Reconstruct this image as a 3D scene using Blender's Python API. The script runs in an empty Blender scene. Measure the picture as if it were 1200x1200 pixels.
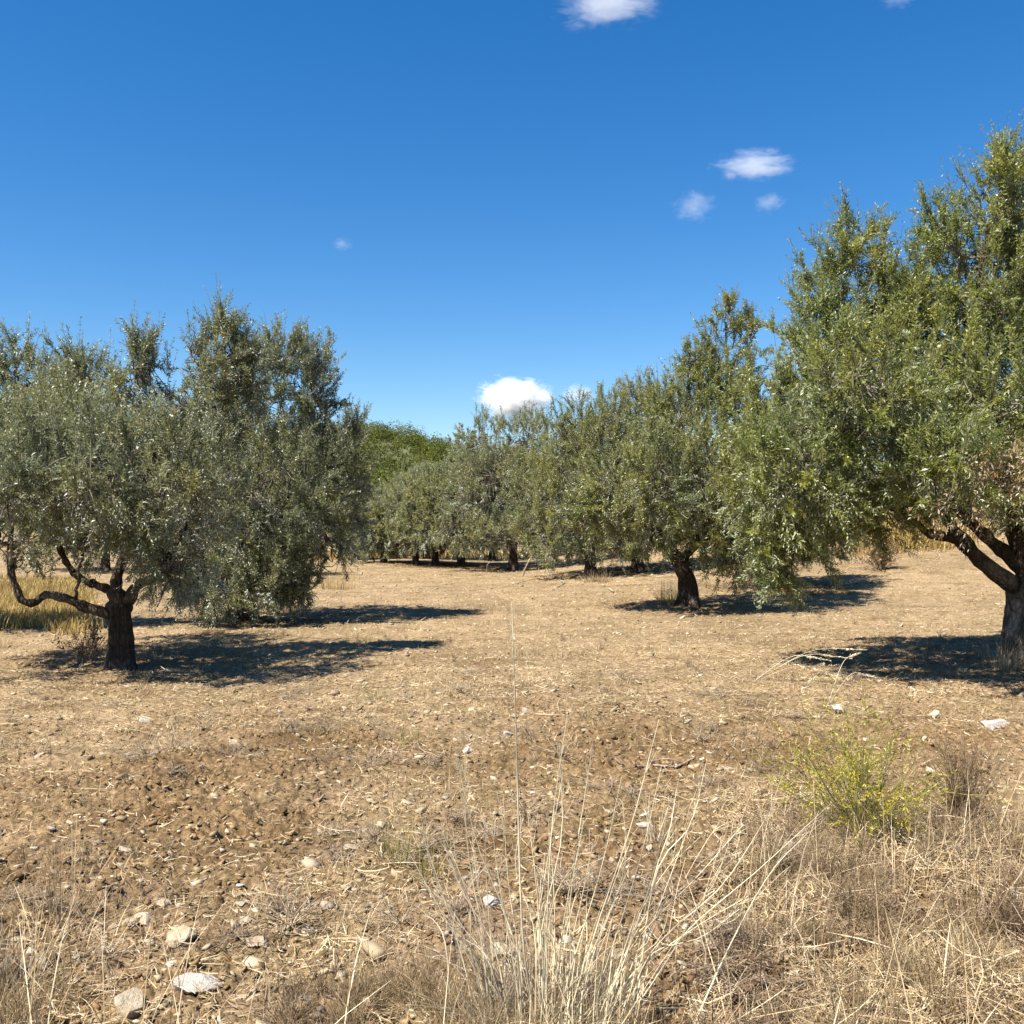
import bpy, bmesh, math, random
import numpy as np
from mathutils import Vector, Matrix

sc = bpy.context.scene
COL = sc.collection
HC = 1.55            # eye height
F = 1200.0           # focal length in photo pixels (1200 px frame)
HZ = 615.0           # photo row of eye level
SUN_EL = math.radians(56)
SUN_AZ = math.radians(36)      # light travels towards +X, turned this much towards +Y

# ------------------------------------------------------------------ noise
def _h(ix, iy, iz, seed):
    n = (ix.astype(np.int64) * 374761393 + iy.astype(np.int64) * 668265263 + iz.astype(np.int64) * 2147483647 + seed * 1274126177) & 0xFFFFFFFF
    n = ((n ^ (n >> 13)) * 1274126177) & 0xFFFFFFFF
    n = ((n ^ (n >> 16)) * 2246822519) & 0xFFFFFFFF
    return ((n ^ (n >> 15)) & 0xFFFFFF) / float(0xFFFFFF) * 2 - 1

def vnoise2(x, y, seed=0):
    ix = np.floor(x); iy = np.floor(y)
    fx = x - ix; fy = y - iy
    u = fx * fx * fx * (fx * (fx * 6 - 15) + 10); v = fy * fy * fy * (fy * (fy * 6 - 15) + 10)
    z = np.zeros_like(ix)
    def g(dx, dy):
        a = _h(ix + dx, iy + dy, z, seed) * math.pi
        return np.cos(a) * (fx - dx) + np.sin(a) * (fy - dy)
    a = g(0, 0); b = g(1, 0); c = g(0, 1); d = g(1, 1)
    return ((a * (1 - u) + b * u) * (1 - v) + (c * (1 - u) + d * u) * v) * 1.4

def vnoise3(p, seed=0):
    i = np.floor(p); f = p - i
    w = f * f * (3 - 2 * f)
    r = 0
    for dx in (0, 1):
        for dy in (0, 1):
            for dz in (0, 1):
                k = (w[:, 0] if dx else 1 - w[:, 0]) * (w[:, 1] if dy else 1 - w[:, 1]) * (w[:, 2] if dz else 1 - w[:, 2])
                r = r + k * _h(i[:, 0] + dx, i[:, 1] + dy, i[:, 2] + dz, seed)
    return r

def sstep(t):
    t = np.clip(t, 0, 1)
    return t * t * (3 - 2 * t)

# ------------------------------------------------------------------ terrain
def base_h(x, y):
    x = np.asarray(x, float); y = np.asarray(y, float)
    z = 0.10 * vnoise2(x / 7.0 + 3.1, y / 7.0 + 1.7, 5) * sstep((np.hypot(x, y) - 3) / 8)
    z = z + 2.3 * sstep((x + 1) / 16.0) * sstep((y - 15) / 30.0)
    z = z + 0.5 * sstep((-x - 10) / 20.0) * sstep((y - 15) / 30.0)
    return z

def soil_mask(x, y):
    """1 where the ground is freshly tilled, cloddy soil."""
    m = sstep((10.5 - y) / 4.5) * sstep((3.2 - x + 0.35 * y) / 3.0)
    n = vnoise2(x / 1.3, y / 1.6, 21) * 0.6 + vnoise2(x / 0.45, y / 0.5, 22) * 0.3
    return np.clip(m * (0.75 + n) + 0.25 * np.clip(n + 0.1, 0, 1), 0, 1)

def micro_h(x, y):
    d = np.hypot(x, y)
    m = soil_mask(x, y)
    near = sstep((60 - d) / 45)
    a = 0.030 * vnoise2(x / 0.42, y / 0.42, 1)
    b = 0.030 * np.abs(vnoise2(x / 0.15, y / 0.15, 2))
    c = 0.020 * np.abs(vnoise2(x / 0.065, y / 0.065, 3))
    e = 0.010 * vnoise2(x / 0.03, y / 0.03, 4)
    row = 0.016 * np.sin(y * 6.6 + 1.5 * vnoise2(x / 2.5, y / 2.5, 12) + 0.25 * x) * sstep((d - 4) / 4)
    return near * (row + a * (0.8 + 0.4 * m) + (b + 1.3 * c + 1.3 * e) * (0.52 + 0.90 * m))

def H(x, y):
    x = np.asarray(x, float); y = np.asarray(y, float)
    return base_h(x, y) + micro_h(x, y)

def at(px, py):
    """ground point seen at a photo pixel"""
    dx = (px - 600) / F; dz = (HZ - py) / F
    y = 2.0
    while y < 200:
        if HC + dz * y <= float(base_h(dx * y, y)):
            break
        y += 0.02 if y < 15 else 0.08
    return np.array([dx * y, y, float(H(dx * y, y))])

# ------------------------------------------------------------------ mesh helpers
def mesh_quads(name, verts, quads, mat=None, smooth=False):
    verts = np.ascontiguousarray(verts, np.float32).reshape(-1, 3)
    quads = np.ascontiguousarray(quads, np.int32).reshape(-1, 4)
    me = bpy.data.meshes.new(name)
    me.vertices.add(len(verts)); me.vertices.foreach_set('co', verts.ravel())
    me.loops.add(quads.size); me.loops.foreach_set('vertex_index', quads.ravel())
    me.polygons.add(len(quads))
    me.polygons.foreach_set('loop_start', np.arange(0, quads.size, 4, dtype=np.int32))
    me.update(calc_edges=True)
    if smooth:
        me.polygons.foreach_set('use_smooth', np.ones(len(quads), bool))
    if mat is not None:
        me.materials.append(mat)
    return me

def link(name, me, parent=None, loc=(0, 0, 0)):
    o = bpy.data.objects.new(name, me)
    COL.objects.link(o)
    o.location = loc
    if parent is not None:
        o.parent = parent
    return o

def tag(o, label=None, cat=None, group=None, kind=None):
    if label: o['label'] = label
    if cat: o['category'] = cat
    if group: o['group'] = group
    if kind: o['kind'] = kind
    return o

def empty(name, loc, label, cat, group=None):
    o = bpy.data.objects.new(name, None)
    COL.objects.link(o); o.location = loc
    o.empty_display_size = 0.2
    return tag(o, label, cat, group)

def nrm(v):
    return v / np.maximum(np.linalg.norm(v, axis=-1, keepdims=True), 1e-9)

class Geo:
    """collects quads into one mesh"""
    def __init__(s): s.v = []; s.q = []; s.n = 0
    def add(s, v, q):
        v = np.asarray(v, np.float32).reshape(-1, 3)
        s.v.append(v); s.q.append(np.asarray(q, np.int64).reshape(-1, 4) + s.n); s.n += len(v)
    def build(s, name, mat, parent=None, loc=(0, 0, 0), smooth=False):
        v = np.concatenate(s.v); q = np.concatenate(s.q)
        return link(name, mesh_quads(name, v, q, mat, smooth), parent, loc)

def tubes(P, R, sides=3):
    """P (N,M,3) centre lines, R (N,M) radii -> verts, quads"""
    P = np.asarray(P, float); R = np.asarray(R, float)
    N, M, _ = P.shape
    T = np.gradient(P, axis=1); T = nrm(T)
    ref = np.zeros((N, 1, 3)); mean = nrm(T.mean(axis=1, keepdims=True))
    ref[..., 0] = 1.0
    flip = np.abs(mean[..., 0]) > 0.8
    ref[flip] = (0, 1, 0)
    U = nrm(np.cross(T, np.broadcast_to(ref, T.shape))); V = np.cross(T, U)
    a = np.arange(sides) * 2 * math.pi / sides
    ring = U[:, :, None, :] * np.cos(a)[None, None, :, None] + V[:, :, None, :] * np.sin(a)[None, None, :, None]
    v = P[:, :, None, :] + ring * R[:, :, None, None]
    idx = np.arange(N * M * sides).reshape(N, M, sides)
    nx = np.roll(idx, -1, axis=2)
    q = np.stack([idx[:, :-1], nx[:, :-1], nx[:, 1:], idx[:, 1:]], axis=-1)
    return v.reshape(-1, 3), q.reshape(-1, 4)

def ribbons(P, W, side):
    """flat blades: P (N,M,3), W (N,M) half widths, side (N,3)"""
    N, M, _ = P.shape
    s = nrm(side)[:, None, :]
    v = np.stack([P - s * W[..., None], P + s * W[..., None]], axis=2)
    idx = np.arange(N * M * 2).reshape(N, M, 2)
    q = np.stack([idx[:, :-1, 0], idx[:, :-1, 1], idx[:, 1:, 1], idx[:, 1:, 0]], axis=-1)
    return v.reshape(-1, 3), q.reshape(-1, 4)

def smooth_path(pts, n):
    """Catmull-Rom through pts, n samples"""
    p = np.asarray(pts, float)
    p = np.vstack([2 * p[0] - p[1], p, 2 * p[-1] - p[-2]])
    t = np.linspace(0, len(p) - 3 - 1e-6, n)
    i = t.astype(int); f = (t - i)[:, None]
    a, b, c, d = p[i], p[i + 1], p[i + 2], p[i + 3]
    return 0.5 * ((2 * b) + (c - a) * f + (2 * a - 5 * b + 4 * c - d) * f ** 2 + (3 * b - a - 3 * c + d) * f ** 3)

# ------------------------------------------------------------------ materials
def new_mat(name):
    m = bpy.data.materials.new(name); m.use_nodes = True
    nt = m.node_tree; nt.nodes.clear()
    return m, nt, nt.nodes, nt.links

def nd(nt, typ, **kw):
    n = nt.nodes.new(typ)
    for k, v in kw.items():
        setattr(n, k, v)
    return n

def ramp(nt, stops, fac=None, interp='LINEAR'):
    r = nt.nodes.new('ShaderNodeValToRGB'); r.color_ramp.interpolation = interp
    e = r.color_ramp.elements
    e[0].position = stops[0][0]; e[0].color = (*stops[0][1], 1)
    e[1].position = stops[1][0]; e[1].color = (*stops[1][1], 1)
    for p, c in stops[2:]:
        k = e.new(p); k.color = (*c, 1)
    if fac is not None: nt.links.new(fac, r.inputs['Fac'])
    return r

def mixc(nt, fac, a, b, mode='MIX'):
    m = nt.nodes.new('ShaderNodeMix'); m.data_type = 'RGBA'; m.blend_type = mode
    for s, v in ((0, fac), (6, a), (7, b)):
        if hasattr(v, 'is_linked') or isinstance(v, bpy.types.NodeSocket):
            nt.links.new(v, m.inputs[s])
        elif s == 0: m.inputs[0].default_value = v
        else: m.inputs[s].default_value = (*v, 1)
    return m.outputs[2]

def noise(nt, vec, scale, detail=4, rough=0.55, dist=0.0):
    n = nt.nodes.new('ShaderNodeTexNoise')
    n.inputs['Scale'].default_value = scale; n.inputs['Detail'].default_value = detail
    n.inputs['Roughness'].default_value = rough; n.inputs['Distortion'].default_value = dist
    if vec is not None: nt.links.new(vec, n.inputs['Vector'])
    return n.outputs['Fac']

def obj_vec(nt):
    return nt.nodes.new('ShaderNodeTexCoord').outputs['Object']

def leaf_mat(name, tops, under, trans, tf=0.28, rough=0.42, spec=0.42, clump=1.1):
    m, nt, N, L = new_mat(name)
    g = N.new('ShaderNodeNewGeometry')
    r = ramp(nt, [(0, tops[0]), (1, tops[-1])] + [(i / (len(tops) - 1), c) for i, c in enumerate(tops[1:-1], 1)], g.outputs['Random Per Island'])
    nz = noise(nt, obj_vec(nt), clump, 3)
    tint = ramp(nt, [(0.32, (0.68, 0.78, 0.88)), (0.68, (1.28, 1.15, 0.86))], nz)
    col = mixc(nt, 1.0, r.outputs[0], tint.outputs[0], 'MULTIPLY')
    col = mixc(nt, g.outputs['Backfacing'], col, under)
    p = N.new('ShaderNodeBsdfPrincipled'); L.new(col, p.inputs['Base Color'])
    p.inputs['Roughness'].default_value = rough; p.inputs['Specular IOR Level'].default_value = spec
    t = N.new('ShaderNodeBsdfTranslucent')
    tc = mixc(nt, 1.0, trans, tint.outputs[0], 'MULTIPLY'); L.new(tc, t.inputs['Color'])
    ms = N.new('ShaderNodeMixShader'); ms.inputs[0].default_value = tf
    L.new(p.outputs[0], ms.inputs[1]); L.new(t.outputs[0], ms.inputs[2])
    o = N.new('ShaderNodeOutputMaterial'); L.new(ms.outputs[0], o.inputs['Surface'])
    return m

def straw_mat(name, stops, rough=0.55, tf=0.15, spec=0.3):
    m, nt, N, L = new_mat(name)
    g = N.new('ShaderNodeNewGeometry')
    r = ramp(nt, [(0, stops[0]), (1, stops[-1])] + [(i / (len(stops) - 1), c) for i, c in enumerate(stops[1:-1], 1)], g.outputs['Random Per Island'])
    nz = noise(nt, obj_vec(nt), 9.0, 3)
    tint = ramp(nt, [(0.3, (0.75, 0.74, 0.72)), (0.7, (1.15, 1.15, 1.12))], nz)
    col = mixc(nt, 1.0, r.outputs[0], tint.outputs[0], 'MULTIPLY')
    tin2 = ramp(nt, [(0.36, (0.60, 0.56, 0.56)), (0.5, (1.0, 0.98, 0.92)), (0.66, (1.2, 1.2, 1.1))], noise(nt, obj_vec(nt), 2.2, 3))
    col = mixc(nt, 1.0, col, tin2.outputs[0], 'MULTIPLY')
    p = N.new('ShaderNodeBsdfPrincipled'); L.new(col, p.inputs['Base Color'])
    p.inputs['Roughness'].default_value = rough; p.inputs['Specular IOR Level'].default_value = spec
    t = N.new('ShaderNodeBsdfTranslucent'); L.new(col, t.inputs['Color'])
    ms = N.new('ShaderNodeMixShader'); ms.inputs[0].default_value = tf
    L.new(p.outputs[0], ms.inputs[1]); L.new(t.outputs[0], ms.inputs[2])
    o = N.new('ShaderNodeOutputMaterial'); L.new(ms.outputs[0], o.inputs['Surface'])
    return m

def bark_mat(name, dark, light, scale=14.0):
    m, nt, N, L = new_mat(name)
    v = obj_vec(nt)
    mp = N.new('ShaderNodeMapping'); L.new(v, mp.inputs['Vector']); mp.inputs['Scale'].default_value = (1, 1, 0.3)
    n1 = noise(nt, mp.outputs[0], scale, 6, 0.65, 0.6)
    n2 = noise(nt, v, 3.0, 3)
    vo = N.new('ShaderNodeTexVoronoi'); vo.feature = 'DISTANCE_TO_EDGE'; vo.inputs['Scale'].default_value = scale * 1.6
    L.new(mp.outputs[0], vo.inputs['Vector'])
    r = ramp(nt, [(0.3, dark), (0.72, light)], n1)
    lich = ramp(nt, [(0.52, (0, 0, 0)), (0.66, (1, 1, 1))], n2)
    col = mixc(nt, lich.outputs[0], r.outputs[0], tuple(min(1, c * 1.5 + 0.02) for c in light))
    crack = ramp(nt, [(0.0, (0.35, 0.33, 0.3)), (0.12, (1, 1, 1))], vo.outputs['Distance'])
    col = mixc(nt, 0.8, col, crack.outputs[0], 'MULTIPLY')
    p = N.new('ShaderNodeBsdfPrincipled'); L.new(col, p.inputs['Base Color'])
    p.inputs['Roughness'].default_value = 0.85; p.inputs['Specular IOR Level'].default_value = 0.2
    ad = N.new('ShaderNodeMath'); ad.operation = 'ADD'; L.new(n1, ad.inputs[0]); L.new(vo.outputs['Distance'], ad.inputs[1])
    b = N.new('ShaderNodeBump'); b.inputs['Strength'].default_value = 1.0; b.inputs['Distance'].default_value = 0.055
    L.new(ad.outputs[0], b.inputs['Height']); L.new(b.outputs[0], p.inputs['Normal'])
    o = N.new('ShaderNodeOutputMaterial'); L.new(p.outputs[0], o.inputs['Surface'])
    return m

def rock_mat(name, a, b, c):
    m, nt, N, L = new_mat(name)
    v = obj_vec(nt)
    oi = N.new('ShaderNodeObjectInfo')
    ad = N.new('ShaderNodeVectorMath'); ad.operation = 'ADD'; L.new(v, ad.inputs[0])
    cb = N.new('ShaderNodeCombineXYZ'); L.new(oi.outputs['Random'], cb.inputs[0])
    ml = N.new('ShaderNodeVectorMath'); ml.operation = 'SCALE'; ml.inputs['Scale'].default_value = 37.0
    L.new(cb.outputs[0], ml.inputs[0]); L.new(ml.outputs[0], ad.inputs[1])
    n1 = noise(nt, ad.outputs[0], 5, 6, 0.65)
    n2 = noise(nt, ad.outputs[0], 1.7, 4)
    r = ramp(nt, [(0.3, a), (0.55, b), (0.75, c)], n1)
    st = ramp(nt, [(0.35, (0.72, 0.62, 0.48)), (0.52, (1, 1, 1))], n2)
    col = mixc(nt, 0.75, r.outputs[0], st.outputs[0], 'MULTIPLY')
    p = N.new('ShaderNodeBsdfPrincipled'); L.new(col, p.inputs['Base Color'])
    p.inputs['Roughness'].default_value = 0.85; p.inputs['Specular IOR Level'].default_value = 0.25
    bp = N.new('ShaderNodeBump'); bp.inputs['Strength'].default_value = 0.5; bp.inputs['Distance'].default_value = 0.08
    L.new(noise(nt, ad.outputs[0], 14, 6, 0.7), bp.inputs['Height']); L.new(bp.outputs[0], p.inputs['Normal'])
    o = N.new('ShaderNodeOutputMaterial'); L.new(p.outputs[0], o.inputs['Surface'])
    return m

def ground_mat():
    m, nt, N, L = new_mat('soil_and_stubble')
    v = obj_vec(nt)
    at_ = N.new('ShaderNodeAttribute'); at_.attribute_name = 'tilled'
    nf = noise(nt, v, 28, 8, 0.7)
    nm = noise(nt, v, 4.5, 6, 0.62)
    nl = noise(nt, v, 0.45, 4, 0.55)
    nv = noise(nt, v, 110, 5, 0.75)
    soil = ramp(nt, [(0.30, (0.084, 0.050, 0.026)), (0.50, (0.185, 0.125, 0.067)), (0.70, (0.36, 0.262, 0.162))], nf)
    straw = ramp(nt, [(0.28, (0.140, 0.094, 0.054)), (0.50, (0.282, 0.212, 0.130)), (0.72, (0.49, 0.39, 0.27))], nf)
    mm = N.new('ShaderNodeMath'); mm.operation = 'MULTIPLY_ADD'; L.new(nm, mm.inputs[0]); mm.inputs[1].default_value = 0.9; mm.inputs[2].default_value = -0.45
    sm = N.new('ShaderNodeMath'); sm.operation = 'ADD'; sm.use_clamp = True; L.new(at_.outputs['Fac'], sm.inputs[0]); L.new(mm.outputs[0], sm.inputs[1])
    col = mixc(nt, sm.outputs[0], straw.outputs[0], soil.outputs[0])
    big = ramp(nt, [(0.32, (0.78, 0.76, 0.70)), (0.5, (1.0, 0.99, 0.93)), (0.68, (1.14, 1.12, 1.08))], nl)
    col = mixc(nt, 1.0, col, big.outputs[0], 'MULTIPLY')
    pat = ramp(nt, [(0.34, (0.70, 0.62, 0.56)), (0.46, (0.97, 0.97, 0.90)), (0.54, (1.04, 1.0, 0.99)), (0.64, (1.16, 1.13, 1.10))], noise(nt, v, 1.7, 5, 0.65))
    col = mixc(nt, 1.0, col, pat.outputs[0], 'MULTIPLY')
    mid = ramp(nt, [(0.34, (0.76, 0.74, 0.71)), (0.66, (1.18, 1.18, 1.17))], noise(nt, v, 9.0, 6, 0.68))
    col = mixc(nt, 1.0, col, mid.outputs[0], 'MULTIPLY')
    fine = ramp(nt, [(0.3, (0.72, 0.7, 0.68)), (0.7, (1.22, 1.22, 1.2))], nv)
    col = mixc(nt, 1.0, col, fine.outputs[0], 'MULTIPLY')
    p = N.new('ShaderNodeBsdfPrincipled'); L.new(col, p.inputs['Base Color'])
    p.inputs['Roughness'].default_value = 0.95; p.inputs['Specular IOR Level'].default_value = 0.1
    bp = N.new('ShaderNodeBump'); bp.inputs['Strength'].default_value = 0.7; bp.inputs['Distance'].default_value = 0.03
    ad = N.new('ShaderNodeMath'); ad.operation = 'ADD'; L.new(nf, ad.inputs[0]); L.new(nv, ad.inputs[1])
    L.new(ad.outputs[0], bp.inputs['Height']); L.new(bp.outputs[0], p.inputs['Normal'])
    o = N.new('ShaderNodeOutputMaterial'); L.new(p.outputs[0], o.inputs['Surface'])
    return m

UNDER = (0.40, 0.42, 0.34)
M_GREY = leaf_mat('olive_leaf_grey', [(0.090, 0.100, 0.044), (0.168, 0.178, 0.082), (0.255, 0.260, 0.145)], UNDER, (0.24, 0.26, 0.08))
M_GREEN = leaf_mat('olive_leaf_green', [(0.090, 0.112, 0.022), (0.165, 0.192, 0.042), (0.245, 0.260, 0.085)], (0.34, 0.37, 0.23), (0.32, 0.34, 0.04))
M_MID = leaf_mat('olive_leaf_mid', [(0.090, 0.105, 0.026), (0.160, 0.176, 0.044), (0.235, 0.240, 0.080)], (0.36, 0.38, 0.28), (0.32, 0.33, 0.07))
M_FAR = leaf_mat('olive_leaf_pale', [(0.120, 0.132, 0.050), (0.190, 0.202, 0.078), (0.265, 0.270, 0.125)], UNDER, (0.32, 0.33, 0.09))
M_SCRUB = leaf_mat('scrub_leaf', [(0.026, 0.036, 0.007), (0.055, 0.070, 0.012), (0.095, 0.105, 0.022)], (0.08, 0.09, 0.025), (0.10, 0.12, 0.02), clump=0.13, rough=0.8, spec=0.1)
M_SCRUB2 = leaf_mat('scrub_leaf_yellow', [(0.075, 0.085, 0.010), (0.130, 0.138, 0.018), (0.190, 0.180, 0.035)], (0.12, 0.13, 0.03), (0.18, 0.18, 0.02), clump=0.13, rough=0.8, spec=0.1)
M_YELLOW = leaf_mat('yellow_leaf', [(0.22, 0.20, 0.02), (0.36, 0.32, 0.035), (0.48, 0.41, 0.07)], (0.36, 0.33, 0.07), (0.45, 0.40, 0.05), clump=6)
M_DRYLEAF = leaf_mat('dry_leaf', [(0.09, 0.05, 0.025), (0.16, 0.09, 0.045), (0.24, 0.15, 0.08)], (0.2, 0.13, 0.08), (0.16, 0.09, 0.04), clump=6)
M_DEADSPRAY = leaf_mat('dead_olive_leaf', [(0.26, 0.16, 0.08), (0.38, 0.25, 0.13), (0.48, 0.33, 0.2)], (0.42, 0.32, 0.22), (0.3, 0.2, 0.1), clump=4)
M_BARK_SHADE = bark_mat('olive_bark_shade', (0.030, 0.021, 0.014), (0.085, 0.062, 0.044))  # bark colour darkened to stand in for crown shade on the limbs
M_BARK2 = bark_mat('olive_bark_pale', (0.050, 0.040, 0.031), (0.20, 0.17, 0.14))
M_TWIG = straw_mat('olive_twig', [(0.06, 0.048, 0.036), (0.13, 0.115, 0.09), (0.2, 0.18, 0.15)], tf=0.0)
M_STRAW = straw_mat('straw', [(0.19, 0.125, 0.066), (0.33, 0.238, 0.135), (0.46, 0.355, 0.22), (0.64, 0.54, 0.40)])
M_GOLD = straw_mat('golden_grass', [(0.272, 0.184, 0.056), (0.400, 0.288, 0.096), (0.496, 0.376, 0.152)], tf=0.25)
M_PALE = straw_mat('pale_stalk', [(0.50, 0.41, 0.26), (0.64, 0.56, 0.40), (0.76, 0.70, 0.58)])
M_BRUSH = straw_mat('dry_brush', [(0.111, 0.072, 0.043), (0.204, 0.140, 0.081), (0.323, 0.238, 0.136), (0.442, 0.348, 0.221)], tf=0.08)
M_GREYTWIG = straw_mat('grey_twig', [(0.20, 0.145, 0.095), (0.32, 0.25, 0.175), (0.44, 0.36, 0.27)], tf=0.0)
M_GRASSGREEN = straw_mat('yellowing_grass', [(0.160, 0.168, 0.040), (0.288, 0.264, 0.080), (0.440, 0.368, 0.160)], tf=0.25)
M_ROCK = rock_mat('limestone', (0.34, 0.27, 0.18), (0.45, 0.37, 0.26), (0.56, 0.48, 0.36))
M_ROCKW = rock_mat('white_limestone', (0.42, 0.37, 0.30), (0.54, 0.49, 0.42), (0.64, 0.60, 0.53))
M_CLOD = straw_mat('clod', [(0.12, 0.073, 0.037), (0.20, 0.130, 0.068), (0.30, 0.21, 0.12)], rough=0.95, tf=0.0, spec=0.1)
M_GRAVEL = straw_mat('gravel', [(0.225, 0.165, 0.098), (0.345, 0.277, 0.188), (0.465, 0.405, 0.315)], rough=0.9, tf=0.0, spec=0.2)
M_GROUND = ground_mat()

# ------------------------------------------------------------------ ground sheet
def build_ground():
    r = [0.0, 0.35, 0.7, 1.1, 1.5, 1.9, 2.2]
    while r[-1] < 13: r.append(r[-1] * 1.0034 + 0.0)
    while r[-1] < 60: r.append(r[-1] * 1.009)
    while r[-1] < 1500: r.append(r[-1] * 1.05)
    r = np.array(r)
    fr = np.linspace(-math.radians(36), math.radians(36), 860)
    bk = np.linspace(math.radians(36), math.radians(324), 150)[1:-1]
    a = np.concatenate([fr, bk])
    A, R = np.meshgrid(a, r)
    X = R * np.sin(A); Y = R * np.cos(A)
    Z = H(X, Y)
    v = np.stack([X, Y, Z], -1).reshape(-1, 3)
    nr, na = len(r), len(a)
    idx = np.arange(nr * na).reshape(nr, na); nx = np.roll(idx, -1, axis=1)
    q = np.stack([idx[:-1], idx[1:], nx[1:], nx[:-1]], -1).reshape(-1, 4)
    q = q[:, ::-1]
    me = mesh_quads('ground', v, q, M_GROUND, True)
    at_ = me.attributes.new('tilled', 'FLOAT', 'POINT')
    at_.data.foreach_set('value', soil_mask(X, Y).astype(np.float32).ravel())
    tag(link('ground', me), kind='structure')
build_ground()

# ------------------------------------------------------------------ foliage
def leaves(P, D, Ls, bend, n, ll, lw, rng, pairs=True, open_=0.85):
    """leaf blades along shoots. P base (N,3), D direction, Ls length (N), bend (N,3)"""
    N = len(P)
    D = nrm(D)
    ref = nrm(rng.normal(size=(N, 3)))
    U = nrm(np.cross(D, ref)); V = np.cross(D, U)
    t = (np.arange(n) + 0.6) / n
    t = t[None, :] + rng.uniform(-0.3, 0.3, (N, n)) / n
    pos = P[:, None] + (D * Ls[:, None])[:, None] * t[..., None] + (bend * Ls[:, None])[:, None] * (t ** 2)[..., None]
    T = nrm(D[:, None] + 2 * bend[:, None] * t[..., None])
    out = []
    for k in range(2 if pairs else 1):
        phi = np.arange(n)[None] * (math.pi / 2 if pairs else 2.4) + k * math.pi + rng.normal(0, 0.4, (N, n))
        side = U[:, None] * np.cos(phi)[..., None] + V[:, None] * np.sin(phi)[..., None]
        al = rng.normal(open_, 0.22, (N, n))[..., None]
        l = nrm(T * np.cos(al) + side * np.sin(al) + rng.normal(0, 0.12, (N, n, 3)))
        nn = nrm(T - l * (T * l).sum(-1, keepdims=True) + rng.normal(0, 0.35, (N, n, 3)))
        w = nrm(np.cross(l, nn)); nn = np.cross(w, l)
        sz = (rng.uniform(0.7, 1.2, (N, n)) * (1.0 - 0.35 * t))[..., None]
        le = ll * sz; wi = lw * 0.5 * sz
        b = pos; tip = pos + l * le - np.array([0, 0, 0.06]) * le
        m = pos + l * le * 0.48 + nn * wi * 0.35 * -1
        out.append(np.stack([b, m + w * wi, tip, m - w * wi], axis=2).reshape(-1, 3))
    v = np.concatenate(out)
    q = np.arange(len(v)).reshape(-1, 4)
    return v, q

def lump_trunk(path, rad, seed, sides=30, flare=0.5, lump=0.14):
    path = smooth_path(path, 34); n = len(path)
    tt = np.linspace(0, 1, n)
    R = np.interp(tt, np.linspace(0, 1, len(rad)), rad)
    a = np.arange(sides) * 2 * math.pi / sides
    rs = np.random.RandomState(seed)
    ph = rs.uniform(0, 6.28, 4)
    z = path[:, 2]
    A, Zz = np.meshgrid(a, z)
    tw = Zz * 0.9
    prof = 1 + lump * 0.9 * np.sin(3 * (A + tw) + ph[0]) * 0.6 + lump * np.sin(5 * (A - tw * 0.6) + ph[1]) * 0.55 + lump * 0.5 * np.sin(9 * (A + tw * 0.5) + ph[3])
    pn = np.stack([np.cos(A) * 2.2, np.sin(A) * 2.2, Zz * 5], -1).reshape(-1, 3)
    prof = prof + lump * 1.3 * (vnoise3(pn, seed) * 0.8 + 0.4 * vnoise3(pn * 2.3, seed + 1)).reshape(prof.shape)
    fl = np.exp(-np.clip(Zz, -0.2, 9) / 0.13) * flare * 0.7 * (1 + 0.6 * np.sin(4 * A + ph[2]))
    rr = R[:, None] * (prof + fl)
    k = np.clip((np.arange(n) - (n - 7)) / 6.0, 0, 1)
    rr = rr * np.sqrt(np.maximum(1 - k ** 2, 0.004))[:, None]
    P = path[:, None] + np.stack([np.cos(A) * rr, np.sin(A) * rr, np.zeros_like(rr)], -1)
    idx = np.arange(n * sides).reshape(n, sides); nx = np.roll(idx, -1, 1)
    q = np.stack([idx[:-1], nx[:-1], nx[1:], idx[1:]], -1)
    return P.reshape(-1, 3), q.reshape(-1, 4)

def limb_geo(pts, r0, r1, rng, n=26, sides=12, wob=0.03):
    p = smooth_path(pts, n)
    w = np.cumsum(rng.normal(0, 1, (n, 3)), 0); w -= np.linspace(w[0], w[-1], n)
    w = w / max(1e-6, np.abs(w).max()) * wob
    p = p + w
    t = np.linspace(0, 1, n)
    R = r0 + (r1 - r0) * t ** 0.85
    R = R * (1 + 0.16 * np.clip(rng.normal(size=n), -1, 1.6) * np.minimum(1, t * 4))
    return p, R

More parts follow.
